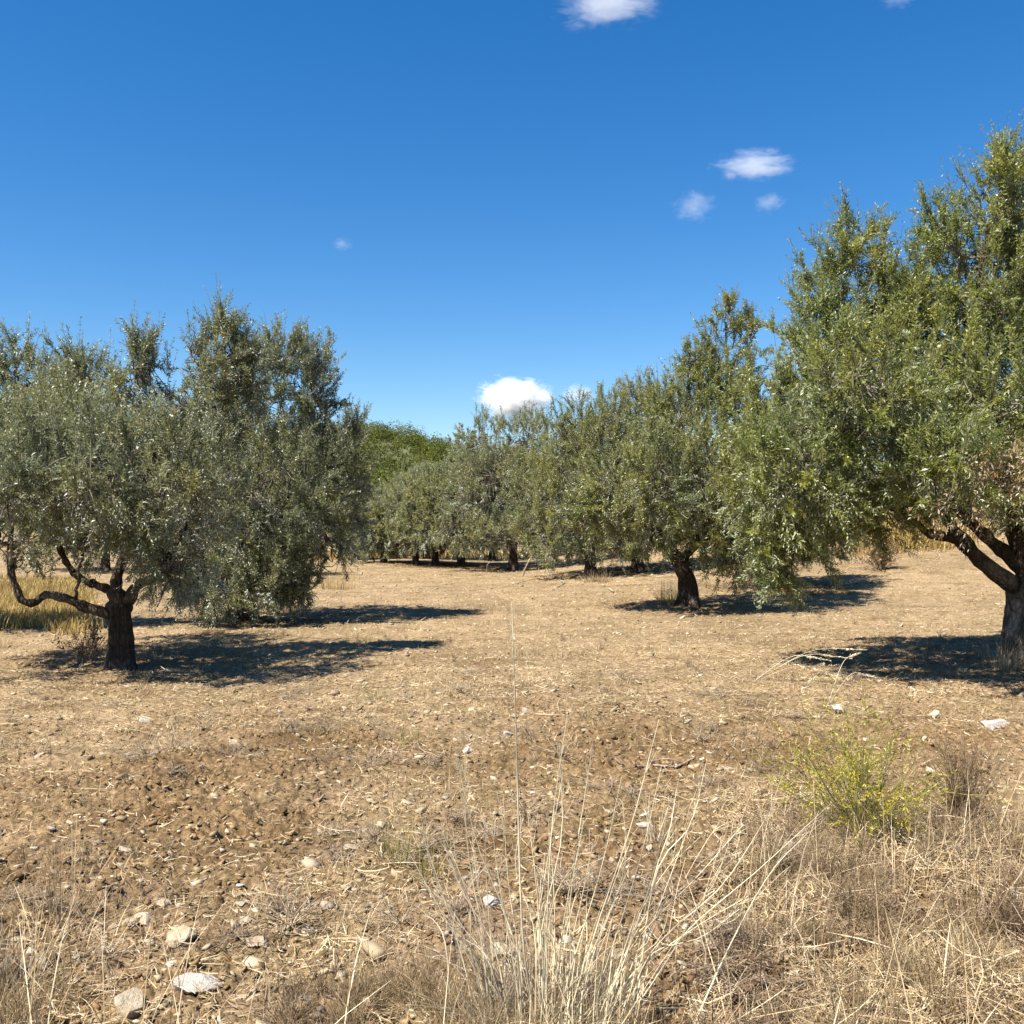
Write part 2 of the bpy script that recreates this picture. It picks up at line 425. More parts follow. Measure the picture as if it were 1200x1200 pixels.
litter_spots = []
def olive(label, base, lobes, trunk, rad, n_shoots, mat, seed, limbs=(), nleaf=11, ll=0.06, lw=0.0165, bark=None,
          group='olive trees of the grove', name='olive_tree', gap=-0.30, gapf=1.5, shootlen=(0.16, 0.34), spraylen=(0.40, 0.80), per_spray=9, up=1.0, flare=0.5, cat='olive tree', extra_branches=9):
    rng = np.random.RandomState(seed)
    bark = bark or M_BARK_SHADE
    lbark = M_BARK_SHADE  # limbs always take the bark with shade in its colour
    root = empty(name, base, label, cat, group)
    g = Geo(); g.add(*lump_trunk(trunk, rad, seed, flare=flare)); g.build('trunk', bark, root, smooth=True)
    fork = np.asarray(trunk[-1], float)
    tr = smooth_path(trunk, 34)
    nodes = [tr[-8:]]; nrad = [np.full(8, rad[-1])]
    def add_limb(pts, r0, r1, wob=0.03):
        p, R = limb_geo(pts, r0, r1, rng, wob=wob)
        v, q = tubes(p[None], R[None], 12)
        o = link('limb', mesh_quads('limb', v, q, lbark, True), root)
        nodes.append(p[3:]); nrad.append(R[3:])
    for pts, r0, r1 in limbs:
        add_limb([np.asarray(a, float) for a in pts], r0, r1, 0.035)
    lob = np.array([l[:6] for l in lobes], float)
    order = np.argsort(lob[:, 2])
    nl = len(limbs)
    bg = Geo()
    for i in order:
        c = lob[i, :3]; rr = lob[i, 3:]
        Nn = np.concatenate(nodes); Rr = np.concatenate(nrad)
        d = np.linalg.norm(Nn - c, axis=1) + 0.9 * np.clip(Nn[:, 2] - c[2] + 0.15, 0, 9)
        j = d.argmin(); s = Nn[j]
        if d[j] < 0.25 or c[2] < fork[2] * 1.15: continue
        mid = s * 0.5 + c * 0.5 + rng.normal(0, 0.10, 3) * d[j] + np.array([0, 0, -0.06 * d[j]])
        r0 = min(Rr[j] * 0.75, 0.04 + 0.042 * d[j])
        end = c + np.array([0, 0, rr[2] * 0.45])
        if nl < 6:
            add_limb([s, mid, c, end], r0, 0.012); nl += 1
        else:
            p, R = limb_geo([s, mid, c, end], r0, 0.010, rng)
            bg.add(*tubes(p[None], R[None], 7)); nodes.append(p[3:]); nrad.append(R[3:])
    Nn = np.concatenate(nodes); Rr = np.concatenate(nrad)
    # secondary branches
    sec = []
    for i in range(len(lob)):
        for k in range(extra_branches if lob[i, 3] > 0.4 else 3):
            dv = nrm(rng.normal(size=3)); e = lob[i, :3] + dv * lob[i, 3:] * rng.uniform(0.3, 0.7)
            d = np.linalg.norm(Nn - e, axis=1) + 0.6 * np.clip(Nn[:, 2] - e[2] + 0.2, 0, 9) + rng.uniform(0, 0.5, len(Nn))
            s = Nn[d.argmin()]
            L = np.linalg.norm(e - s)
            mid = s * 0.5 + e * 0.5 + rng.normal(0, 0.12, 3) * L
            p, R = limb_geo([s, mid, e], min(0.017, 0.005 + 0.009 * L), 0.003, rng, n=10, wob=0.025 * L)
            bg.add(*tubes(p[None], R[None], 5)); sec.append(p[2:])
    Sn = np.concatenate(sec)
    # shoots on the outer part of the lobes
    vol = (lob[:, 3] * lob[:, 4] * lob[:, 5]) ** (2 / 3)
    wt = np.array([l[6] if len(l) > 6 else 1.0 for l in lobes]); vol = (vol + 0.02) * wt
    P = []; Nrm = []; Kk = []
    n_spr = n_shoots // per_spray
    need = n_spr
    while need > 0:
        k = rng.choice(len(lob), size=need * 2 + 50, p=vol / vol.sum())
        dv = nrm(rng.normal(size=(len(k), 3)))
        rr = 0.50 + 0.50 * rng.uniform(size=len(k)) ** 0.50
        off = dv * lob[k, 3:] * rr[:, None]
        small = lob[k, 3:5].max(1) < 0.42
        off[:, :2] *= np.where(small, 1 - 0.65 * np.clip(dv[:, 2] * rr, 0, 1), 1.0)[:, None]
        off[:, 2] *= np.where(small & (dv[:, 2] > 0), 1.15, 1.0)
        p = lob[k, :3] + off
        n_ = nrm(dv / lob[k, 3:])
        ok = np.ones(len(k), bool)
        for i in range(len(lob)):
            e = np.linalg.norm((p - lob[i, :3]) / lob[i, 3:], axis=1)
            ok &= (e > 0.62) | (i == k) | (rng.uniform(size=len(k)) < 0.12)
        nz = vnoise3(p * gapf + seed, seed) + 0.5 * vnoise3(p * gapf * 2.3, seed + 9)
        ok &= nz > gap + rng.normal(0, 0.08, len(k))
        ok &= p[:, 2] > 0.12
        Kk.append(k[ok]); P.append(p[ok]); Nrm.append(n_[ok]); need -= ok.sum()
    Ki = np.concatenate(Kk)[:n_spr]; P = np.concatenate(P)[:n_spr]; Nv = np.concatenate(Nrm)[:n_spr]
    N = len(P)
    uz = Nv[:, 2]
    upb = np.where(uz > -0.30, (0.62 + 0.45 * np.clip(uz, 0, 1)) * up, -0.18 * rng.uniform(-0.8, 1.6, N))
    A = nrm(0.65 * Nv + np.array([0, 0, 1.0]) * upb[:, None] + rng.normal(0, 0.28, (N, 3)))
    La = rng.uniform(*spraylen, N) * (1 + 0.35 * np.clip(uz, 0, 1)) * np.clip(1.9 * lob[Ki][:, 3:].min(1), 0.42, 1.0)
    ab = np.zeros((N, 3)); ab[:, 2] = np.where(uz > 0.1, 0.08, -0.20) * rng.uniform(0.2, 1.4, N)
    ab += rng.normal(0, 0.08, (N, 3))
    P = P - A * La[:, None] * 0.8
    SP, SA, SL, SB = P, A, La, ab
    i = np.repeat(np.arange(N), per_spray); n2 = len(i)
    tt = rng.uniform(0.08, 1.0, n2) ** 0.75
    P = SP[i] + (SA * SL[:, None])[i] * tt[:, None] + (SB * SL[:, None])[i] * (tt ** 2)[:, None]
    D = nrm(0.75 * SA[i] + SB[i] * tt[:, None] + rng.normal(0, 0.34, (n2, 3)) + np.array([0, 0, 0.22]))
    Ls = rng.uniform(*shootlen, n2) * (1 - 0.25 * tt)
    bend = rng.normal(0, 0.07, (n2, 3)); bend[:, 2] += np.where(uz[i] > 0.1, 0.06, -0.16)
    # long single shoots standing up out of the top of the crown
    hi = np.flatnonzero(uz > 0.25)
    j = rng.choice(hi, max(4, int(len(hi) * 0.30)))
    P = np.concatenate([P, SP[j] + (SA * SL[:, None])[j] * 0.7])
    D = np.concatenate([D, nrm(np.stack([rng.normal(0, 0.16, len(j)), rng.normal(0, 0.16, len(j)), np.ones(len(j))], -1) + 0.25 * SA[j])])
    Ls = np.concatenate([Ls, rng.uniform(0.30, 0.62, len(j))])
    bend = np.concatenate([bend, rng.normal(0, 0.08, (len(j), 3))])
    v, q = leaves(P, D, Ls, bend, nleaf, ll, lw, rng)
    crown = link('crown', mesh_quads('crown', v, q, mat), root)
    def stems(P, D, Ls, bend, r0, r1, m):
        t = np.linspace(0, 1, m)
        pp = P[:, None] + (D * Ls[:, None])[:, None] * t[None, :, None] + (bend * Ls[:, None])[:, None] * (t ** 2)[None, :, None]
        bg.add(*tubes(pp, np.broadcast_to(np.linspace(r0, r1, m), (len(P), m)) * (ll / 0.06), 3))
    stems(P, D, Ls, bend, 0.0026, 0.0010, 3)
    stems(SP, SA, SL, SB, 0.0050, 0.0018, 5)
    # branchlets tying the sprays to the branches
    for ch in np.array_split(np.arange(len(SP)), max(1, len(SP) // 300)):
        d = np.linalg.norm(Sn[None] - SP[ch][:, None], axis=2)
        q0 = Sn[d.argmin(1)]
        dd = np.linalg.norm(SP[ch] - q0, axis=1)
        mid = (q0 + SP[ch]) / 2 + rng.normal(0, 0.08, (len(ch), 3)) * dd[:, None]
        tt = np.linspace(0, 1, 6)[None, :, None]
        pts = q0[:, None] * (1 - tt) ** 2 + 2 * mid[:, None] * tt * (1 - tt) + SP[ch][:, None] * tt ** 2
        bg.add(*tubes(pts, np.broadcast_to(np.linspace(0.009, 0.005, 6), (len(ch), 6)) * (ll / 0.06), 4))
    bg.build('twigs', M_TWIG, crown, smooth=True)
    litter_spots.append((base[0], base[1], max(abs(lob[:, 0]).max() * 0.8, 1.4)))
    return root, None

def px_lobes(base_px, base_py, d, items):
    """(px, py, rx_px, rz_px, depth offset m, depth radius m, weight) -> lobes in metres about the trunk base"""
    out = []
    for it in items:
        px, py, rx, rz, dy, ry = it[:6]
        s = (d + dy) / F
        out.append(((px - 600) * s - (base_px - 600) * d / F, dy, (HZ - py) * s - (HZ - base_py) * d / F, rx * s, ry, rz * s, it[6] if len(it) > 6 else 1.0))
    return out

TILT = 'olive tree'
# --- near left tree
b = at(140, 783); d = b[1]; S = d / F
def L2(px, py, dy=0.0, bx=140, by=783):
    return ((px - bx) * S, dy, (by - py) * S)
olive('grey-green olive tree with dark trunk and long low limb, nearest on the left', b - np.array([0, 0, 0.03]),
      px_lobes(140, 783, d, [
          (150, 560, 120, 95, -0.25, 1.15), (55, 575, 85, 75, -0.1, 0.9), (200, 480, 75, 60, 0.2, 0.8), (120, 490, 70, 60, 0.3, 0.8),
          (165, 428, 36, 36, 0.2, 0.4, 1.6), (262, 410, 30, 50, 0.3, 0.36, 1.2), (225, 415, 28, 38, 0.3, 0.35, 1.7), (240, 455, 48, 42, 0.3, 0.6, 1.3), (285, 440, 34, 40, .4, .4, 1.3), (255, 480, 45, 50, 0.4, 0.55), (100, 440, 32, 36, 0.3, 0.4, 1.5),
          (230, 600, 75, 65, -0.3, 0.8), (218, 660, 44, 44, -0.3, 0.5), (110, 545, 95, 75, -1.35, 0.8), (30, 560, 70, 65, -1.1, 0.7), (195, 560, 70, 65, -1.2, 0.7), (-50, 600, 50, 60, -0.8, 0.7), (70, 500, 70, 60, 1.2, .8), (-15, 560, 70, 80, 0.2, 0.9), (0, 630, 42, 32, 0.1, 0.45, .9), (15, 640, 40, 26, -0.35, 0.4, 1.4), (85, 628, 62, 26, 0.7, 0.6, 0.8), (205, 665, 44, 34, -0.5, 0.5, 1.1), (185, 625, 50, 40, -0.7, .6),
          (150, 540, 90, 80, 0.9, 0.8), (120, 600, 60, 30, 0.8, 0.5, .6), (60, 500, 50, 50, 0.2, 0.6)]),
      [(0, 0, -0.08), L2(142, 750), L2(141, 720), L2(138, 700)], [0.142, 0.128, 0.128, 0.122], 8600, M_GREY, 11, gap=-0.36,
      limbs=[([L2(141, 722), L2(112, 709, -.1), L2(92, 703, -.1), L2(66, 695, -.15), L2(46, 703, -.2), L2(33, 690, -.2), L2(22, 655, -.15), L2(15, 610, 0)], 0.066, 0.028),
             ([L2(140, 726), L2(136, 698), L2(134, 672), L2(150, 630, .1), L2(165, 560, .1), L2(200, 470, .2)], 0.108, 0.02),
             ([L2(139, 716), L2(128, 690, .05), L2(100, 680, .1), L2(70, 660, .2), L2(55, 620, .1)], 0.060, 0.03),
             ([L2(141, 726), L2(150, 708), L2(166, 688, -.1), L2(195, 670, -.2), L2(230, 610, -.3)], 0.088, 0.03),
             ([L2(150, 640, .1), L2(110, 620, .1), L2(70, 590, -.1), L2(60, 560, -.1)], 0.045, 0.02),
             ([L2(95, 700, -.12), L2(100, 668, -.15), L2(105, 630, -.1)], 0.02, 0.012)])
# --- second left tree
b = at(285, 727); d = b[1]; S = d / F
def L2(px, py, dy=0.0, bx=285, by=727):
    return ((px - bx) * S, dy, (by - py) * S)
olive('dense silvery olive tree with foliage down to the ground, behind the nearest left tree', b,
      px_lobes(285, 727, d, [
          (325, 560, 85, 95, -0.2, 1.5), (385, 570, 48, 85, 0, 0.9), (300, 620, 80, 75, -0.5, 1.2), (330, 455, 55, 55, 0, 0.9),
          (328, 418, 32, 36, 0, 0.5, 1.8), (365, 460, 36, 60, 0.1, 0.6), (270, 470, 50, 60, 0.3, 0.9), (250, 680, 48, 36, -0.8, 0.7), (262, 690, 42, 30, -1.3, 0.6), (300, 690, 46, 28, -1.1, 0.7), (225, 650, 40, 40, -0.6, 0.6), (350, 690, 30, 26, -.5, .5), (380, 640, 44, 34, -0.2, 0.6),
          (330, 670, 42, 32, -0.2, 0.6), (240, 560, 60, 90, 0, 1.1), (405, 540, 26, 60, 0, 0.5), (340, 580, 80, 90, 1.2, 1.2), (415, 600, 22, 30, 0, 0.4)]),
      [(0, 0, -0.08), L2(284, 700), L2(286, 670)], [0.20, 0.17, 0.17], 8600, M_GREY, 12, nleaf=11, ll=0.066, lw=0.0185, gap=-0.42)
# --- far left tree, trunk out of frame
b = at(-70, 738); d = b[1]
olive('grey-green olive tree cut by the left edge of the view, behind the nearest left tree', b,
      px_lobes(-70, 738, d, [
          (20, 470, 55, 65, 0, 0.8), (15, 425, 28, 36, 0, 0.4, 1.3), (-60, 500, 90, 90, 0, 1.3), (-70, 560, 80, 60, 0, 1.1), (-150, 540, 80, 80, 0, 1.1), (45, 445, 22, 40, 0, .35), (-60, 430, 50, 50, 0, .7)]),
      [(0, 0, -0.08), (0.05, 0, 0.5), (0.0, 0, 1.0)], [0.18, 0.14, 0.12], 5200, M_GREY, 13, gap=-0.36, nleaf=11, ll=0.066, lw=0.0185)
# --- big right tree
b = at(1210, 779); d = b[1]; S = d / F
BX, BY = 1210, 779
def L2(px, py, dy=0.0, bx=1210, by=779):
    return ((px - bx) * S, dy, (by - py) * S)
bigroot, _ = olive('tall bright green olive tree with thick gnarled trunk, nearest on the right', b - np.array([0, 0, 0.03]),
      px_lobes(BX, BY, d, [
          (1000, 345, 62, 72, 0.1, 0.65, 1.2), (1000, 288, 38, 44, 0.1, 0.38, 1.3), (965, 330, 26, 36, 0.1, 0.3), (980, 385, 66, 60, 0.1, 0.7, 1.3), (1050, 365, 42, 46, 0.3, 0.5, 1.1), (985, 430, 82, 90, 0, 0.95), (925, 500, 72, 72, -0.2, 0.85), (1000, 545, 90, 62, -0.5, 0.85),
          (895, 570, 52, 58, -0.2, 0.6), (920, 625, 48, 50, -0.3, 0.5), (915, 670, 26, 26, -0.3, 0.3), (945, 620, 50, 40, -0.3, 0.5), (1050, 585, 52, 34, -0.7, 0.5),
          (1175, 225, 46, 42, 0.2, 0.5, 1.2), (1182, 200, 34, 36, 0.2, 0.36, 1.4), (1105, 265, 34, 36, 0.1, 0.4, 1.1), (1135, 330, 80, 80, 0.2, 0.9), (1100, 440, 95, 80, -0.3, 0.95), (1190, 470, 95, 85, -0.5, 1.0),
          (1250, 330, 90, 110, 0.2, 1.1), (1320, 450, 100, 110, 0, 1.2), (1280, 570, 95, 70, -0.3, 1.0), (1150, 540, 70, 45, -0.7, 0.5), (1060, 500, 90, 70, 0.9, 0.9), (1200, 420, 110, 100, 1.3, 1.0), (1370, 560, 80, 80, 0, 1.0), (1160, 470, 90, 75, -1.5, 0.9), (1040, 520, 70, 60, -1.3, 0.8), (940, 545, 70, 62, -1.3, 0.8), (1010, 450, 80, 75, -1.7, 0.8), (1110, 540, 70, 45, -2.2, 0.7), (960, 480, 75, 70, 0.9, 0.8), (1090, 400, 90, 80, 1.0, 0.9), (1150, 300, 70, 70, 0.9, 0.7), (1230, 560, 80, 50, -2.0, 0.8), (1290, 500, 90, 80, -1.5, 0.9), (1055, 370, 50, 60, 0.2, .6)]),
      [(0, 0, -0.10), L2(1206, 750), L2(1209, 715), L2(1207, 690), L2(1205, 668)], [0.30, 0.26, 0.235, 0.235, 0.22], 17500, M_GREEN, 14, gap=-0.42, bark=M_BARK2, nleaf=11, ll=0.062, lw=0.0175, flare=0.45,
      limbs=[([L2(1200, 690), L2(1165, 668, -.1), L2(1128, 640, -.2), L2(1108, 615, -.2), L2(1095, 585, -.2), L2(1085, 550, -.1), L2(1020, 470, 0), L2(1000, 360, .1)], 0.115, 0.02),
             ([L2(1118, 628, -.2), L2(1085, 620, -.2), L2(1055, 605, -.3), L2(1000, 580, -.4), L2(930, 600, -.3)], 0.065, 0.015),
             ([L2(1205, 672), L2(1180, 640, .1), L2(1145, 612, .1), L2(1115, 580, .1), L2(1085, 545, .2), L2(1060, 480, .6)], 0.085, 0.03),
             ([L2(1206, 680), L2(1190, 600, .1), L2(1175, 500, .1), L2(1150, 380, .2), L2(1172, 250, .2)], 0.12, 0.02),
             ([L2(1208, 680), L2(1250, 610), L2(1290, 520), L2(1310, 430)], 0.11, 0.03)])
# dried-up spray on the big right tree
rng = np.random.RandomState(71)
N = 90
dd_ = b[1] - 2.55
c = np.array([(1160 - 600) / F * dd_ - b[0], -2.55, HC + (HZ - 552) / F * dd_ - b[2]])
P = c + rng.normal(0, 1, (N, 3)) * np.array([0.17, 0.10, 0.20]); P[:, 0] += (P[:, 2] - c[2]) * 0.55
D = nrm(np.array([-0.45, -0.15, -0.75]) + rng.normal(0, 0.35, (N, 3)))
v, q = leaves(P, D, rng.uniform(0.2, 0.34, N), np.tile([0, 0, -0.2], (N, 1)), 8, 0.06, 0.014, rng)
sp = link('dead_spray', mesh_quads('dead_spray', v, q, M_DEADSPRAY), bigroot)
sp['label'] = 'dried brown leaves on a dead branch'

# --- third right tree
b = at(805, 712); d = b[1]; S = d / F
def L2(px, py, dy=0.0, bx=805, by=712):
    return ((px - bx) * S, dy, (by - py) * S)
olive('olive tree with a slim upright top above its crown, leaning trunk in dry grass', b,
      px_lobes(805, 712, d, [
          (850, 410, 36, 46, 0, 0.55, 1.2), (852, 378, 22, 30, 0, 0.3, 1.3), (848, 445, 42, 40, 0, .6, 1.2), (880, 405, 22, 30, 0, .3), (840, 455, 48, 44, 0, 0.7, 1.4), (815, 425, 22, 24, 0, .3), (795, 485, 52, 50, 0.2, 0.95), (860, 470, 50, 60, 0, 0.9), (830, 545, 75, 70, -0.3, 1.2), (775, 570, 40, 60, -0.2, 0.8),
          (850, 615, 58, 48, -0.3, 0.8), (768, 615, 30, 24, -0.3, 0.5), (890, 540, 60, 80, 0, 1.1), (740, 560, 30, 50, 0.3, .6), (870, 660, 28, 24, -.2, .4), (725, 595, 34, 40, 0, 0.6), (770, 560, 55, 60, -1.4, 0.9), (715, 560, 40, 50, -0.8, 0.8), (850, 560, 60, 60, -1.4, 0.9), (690, 600, 30, 34, -0.6, .6), (765, 635, 36, 22, -0.5, .5), (862, 648, 46, 34, -0.8, .6), (835, 625, 40, 26, -0.9, .5)]),
      [(0, 0, -0.08), L2(807, 690), L2(800, 668), L2(790, 645)], [0.20, 0.165, 0.15, 0.15], 8000, M_MID, 15, gap=-0.36, nleaf=10, ll=0.075, lw=0.021,
      limbs=[([L2(792, 650), L2(778, 630), L2(765, 610), L2(755, 580)], 0.09, 0.03), ([L2(796, 660), L2(822, 630, -.1), L2(840, 590, -.1), L2(850, 480), L2(851, 380)], 0.10, 0.015)])

def generic(label, px, py, w, top, seed, mat, nsh, ll, lw, low=0.5, lean=0.0, group='olive trees of the grove', xy=None, h=None, wm=None, fork=1.05, gap=-0.34, nleaf=9):
    """an olive from the photo row: trunk foot pixel, crown width px, crown top row"""
    r = np.random.RandomState(seed)
    if xy is None:
        b = at(px, py); d = b[1]; s = d / F
        hh = (py - top) * s; ww = w * s * 1.12; low = low
    else:
        b = np.array([xy[0], xy[1], float(H(xy[0], xy[1]))]); hh = h; ww = wm
    lobes = []
    zc = hh * 0.52
    n = 9
    for i in range(n):
        a = i * 2.4 + r.uniform(0, 1); rad = ww * 0.30 * math.sqrt((i + 0.5) / n)
        z = low + (hh - low) * r.uniform(0.22, 0.62)
        k = r.uniform(0.25, 0.34)
        lobes.append((lean * z + rad * math.cos(a), rad * math.sin(a), z, ww * k, ww * k, min(hh * 0.24, ww * k * r.uniform(0.8, 1.2))))
    for i in range(4):
        a = r.uniform(0, 6.28); rad = ww * 0.22 * r.uniform(0.1, 1)
        k = r.uniform(0.12, 0.20)
        rz = hh * r.uniform(0.13, 0.19)
        lobes.append((lean * hh + rad * math.cos(a), rad * math.sin(a), hh - rz * 1.5 - r.uniform(0, 0.07) * hh, ww * k, ww * k, rz))
    for i in range(5):
        a = i * 1.26 + r.uniform(0, 1)
        lobes.append((ww * 0.33 * math.cos(a), ww * 0.33 * math.sin(a), low + 0.13 * hh, ww * 0.19, ww * 0.19, hh * 0.11))
    tr = (0.055 * hh * 0.62 + 0.04) * 0.72
    ll *= 0.78; lw *= 0.80; nsh = int(nsh * 1.5)
    olive(label, b, lobes, [(0, 0, -0.1), (r.uniform(-.05, .05), 0, fork * 0.5), (r.uniform(-.12, .12), r.uniform(-.1, .1), fork)], [tr, tr * 0.84, tr * 0.68], nsh, mat, seed,
          nleaf=nleaf, ll=ll, lw=lw, group=group, gap=gap - 0.04, extra_branches=6, shootlen=(0.18, 0.36))
    return b

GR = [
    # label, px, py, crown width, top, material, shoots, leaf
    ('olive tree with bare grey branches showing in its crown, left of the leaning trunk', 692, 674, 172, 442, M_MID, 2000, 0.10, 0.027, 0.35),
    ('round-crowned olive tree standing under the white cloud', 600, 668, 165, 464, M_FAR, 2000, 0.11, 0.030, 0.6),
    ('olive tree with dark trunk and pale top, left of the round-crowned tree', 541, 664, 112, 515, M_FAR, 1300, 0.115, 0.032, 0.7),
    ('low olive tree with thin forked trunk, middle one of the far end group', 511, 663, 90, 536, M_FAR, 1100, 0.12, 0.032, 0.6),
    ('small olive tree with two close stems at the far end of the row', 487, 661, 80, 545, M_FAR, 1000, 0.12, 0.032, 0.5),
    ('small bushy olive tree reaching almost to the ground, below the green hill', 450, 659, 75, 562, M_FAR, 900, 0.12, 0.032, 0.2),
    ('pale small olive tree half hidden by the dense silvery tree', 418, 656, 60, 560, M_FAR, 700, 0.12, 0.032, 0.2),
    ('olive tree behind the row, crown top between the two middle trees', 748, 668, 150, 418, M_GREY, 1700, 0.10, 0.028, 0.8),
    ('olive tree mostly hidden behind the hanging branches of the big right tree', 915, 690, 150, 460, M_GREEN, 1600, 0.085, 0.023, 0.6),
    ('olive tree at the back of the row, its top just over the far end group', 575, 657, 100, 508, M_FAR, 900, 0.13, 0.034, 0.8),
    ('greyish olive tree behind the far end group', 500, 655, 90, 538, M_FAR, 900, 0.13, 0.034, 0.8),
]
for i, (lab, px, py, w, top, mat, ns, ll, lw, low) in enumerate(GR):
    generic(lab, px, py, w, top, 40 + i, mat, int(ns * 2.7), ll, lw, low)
# more of the grove beyond the big right tree and behind the left ones
for i, (x, y, hh, wm, lab) in enumerate([
        (9.5, 33, 4.6, 4.2, 'olive tree on the bank behind the big right tree'),
        (16.0, 36, 5.0, 4.6, 'olive tree far back on the right bank, seen under the low limb'),
        (15.0, 24, 5.2, 4.8, 'olive tree beyond the right edge, behind the thick gnarled trunk'),
        (6.2, 44, 4.8, 4.6, 'olive tree behind the row, between the leaning trunk tree and the big right tree'),
        (11.5, 46, 4.4, 5.0, 'olive tree on top of the bank behind the golden grass'),
        (21.5, 47, 4.8, 5.2, 'olive tree at the far right of the bank top'),
        (8.5, 56, 4.6, 5.4, 'distant olive tree filling the gap above the bank'),
        (15.5, 58, 4.8, 5.6, 'distant olive tree above the bank, right of the gap'),
        (-13.5, 34, 4.4, 4.4, 'olive tree at the back of the golden grass, far left'),
        (-8.2, 32, 4.2, 4.0, 'olive tree behind the dense silvery tree')]):
    generic(lab, 0, 0, 0, 0, 70 + i, M_MID, 2600, 0.105, 0.029, 0.5, xy=(x, y), h=hh, wm=wm)

# ------------------------------------------------------------------ hill
def hill_h(x, y):
    r = np.where(x < -34, np.exp(-((x + 34) / 75.0) ** 2), 0.34 * np.exp(-((x + 34) / 24.0) ** 2) + 0.66 * np.exp(-((x + 34) / 110.0) ** 2))
    yy = np.clip((y - 120) / 110.0, 0, 1)
    yb = np.clip((360 - y) / 120.0, 0, 1)
    n = 1.0 * vnoise2(x / 16, y / 16, 31) + 0.5 * vnoise2(x / 6, y / 6, 32)
    return 20.8 * r * sstep(yy) * sstep(yb) + n * sstep(yy) * sstep(yb) - 0.8
def hill_mat():
    m, nt, N, L = new_mat('hill_undergrowth')
    n1 = noise(nt, obj_vec(nt), 0.5, 6, 0.65)
    c = ramp(nt, [(0.35, (0.05, 0.06, 0.018)), (0.6, (0.11, 0.11, 0.04)), (0.72, (0.24, 0.19, 0.11))], n1)
    p = N.new('ShaderNodeBsdfPrincipled'); L.new(c.outputs[0], p.inputs['Base Color']); p.inputs['Roughness'].default_value = 0.95
    o = N.new('ShaderNodeOutputMaterial'); L.new(p.outputs[0], o.inputs['Surface'])
    return m
M_HILL = hill_mat()
def build_hill():
    xs = np.linspace(-230, 210, 160); ys = np.linspace(105, 375, 100)
    X, Y = np.meshgrid(xs, ys)
    v = np.stack([X, Y, hill_h(X, Y) + base_h(X, Y)], -1).reshape(-1, 3)
    idx = np.arange(X.size).reshape(X.shape)
    q = np.stack([idx[:-1, :-1], idx[:-1, 1:], idx[1:, 1:], idx[1:, :-1]], -1)
    tag(link('hill', mesh_quads('hill', v, q, M_HILL, True)), kind='structure')
    rng = np.random.RandomState(5)
    V = {0: [], 1: []}
    n = 0
    while n < 3300:
        x = rng.uniform(-130, 90); y = rng.uniform(125, 262)
        open_ = vnoise2(np.array([x / 18]), np.array([y / 18]), 77)[0]
        if y < 138 and open_ < -0.2: continue
        h = rng.uniform(2.0, 5.2); w = h * rng.uniform(0.42, 0.70)
        k = int(220)
        dv = nrm(rng.normal(size=(k, 3))); dv[:, 2] = np.abs(dv[:, 2]) * 1.1 - 0.15
        rr = rng.uniform(0.7, 1.05, k) + 0.22 * vnoise3(dv * 2.2 + n, 3)
        z0 = float(hill_h(np.array(x), np.array(y)) + base_h(x, y))
        c = np.array([x, y, z0 + h * 0.35]) + dv * rr[:, None] * np.array([w, w, h * 0.65])
        nn = nrm(dv + rng.normal(0, 0.5, (k, 3)))
        u = nrm(np.cross(nn, rng.normal(size=(k, 3)))); ww = np.cross(nn, u)
        s = rng.uniform(0.10, 0.21, k)[:, None]
        V[int(rng.uniform() + 0.35 * vnoise2(np.array([x / 14]), np.array([y / 14]), 78)[0] > 0.66)].append(np.stack([c - u * s, c + ww * s * 0.7, c + u * s, c - ww * s * 0.7], 1).reshape(-1, 3)); n += 1
    for k_, m_, lab in ((0, M_SCRUB, 'dense dark green scrub covering the distant hill'), (1, M_SCRUB2, 'yellow-green bushes among the dark scrub on the distant hill')):
        v_ = np.concatenate(V[k_])
        tag(link('scrub', mesh_quads('scrub', v_, np.arange(len(v_)), m_)), lab, 'scrub', kind='stuff')
build_hill()
for i, (px, lab, x, y, hh) in enumerate([
        (541, 'thin wispy grey tree on the skyline right of the hill', -4.3, 88, 10.3),
        (562, 'broader wispy grey tree on the skyline beside the round-crowned olive', -2.4, 76, 9.6)]):
    r = np.random.RandomState(90 + i)
    lobes = [(r.normal(0, .7), r.normal(0, .7), hh * k, r.uniform(.6, 1.1), r.uniform(.6, 1.1), r.uniform(.5, .8)) for k in (0.5, 0.6, 0.68, 0.76, 0.84, 0.9, 0.95)]
    olive(lab, (x, y, float(H(x, y))), lobes, [(0, 0, -.1), (0.1, 0, hh * 0.25), (0.0, 0, hh * 0.42)], [0.18, 0.15, 0.12], 380, M_GREY, 95 + i, nleaf=7, ll=0.17, lw=0.06,
          name='slender_tree', group='wispy trees on the skyline', cat='tree', gap=-0.2)

# ------------------------------------------------------------------ ground litter and grasses
def wedge(n, d0, d1, rng, half=38, power=1.0):
    """points on the ground in front of the viewer, density falling with distance"""
    u = rng.uniform(size=n)
    d = d0 * (d1 / d0) ** (u ** power)
    a = rng.uniform(-math.radians(half), math.radians(half), n)
    return d * np.sin(a), d * np.cos(a), d

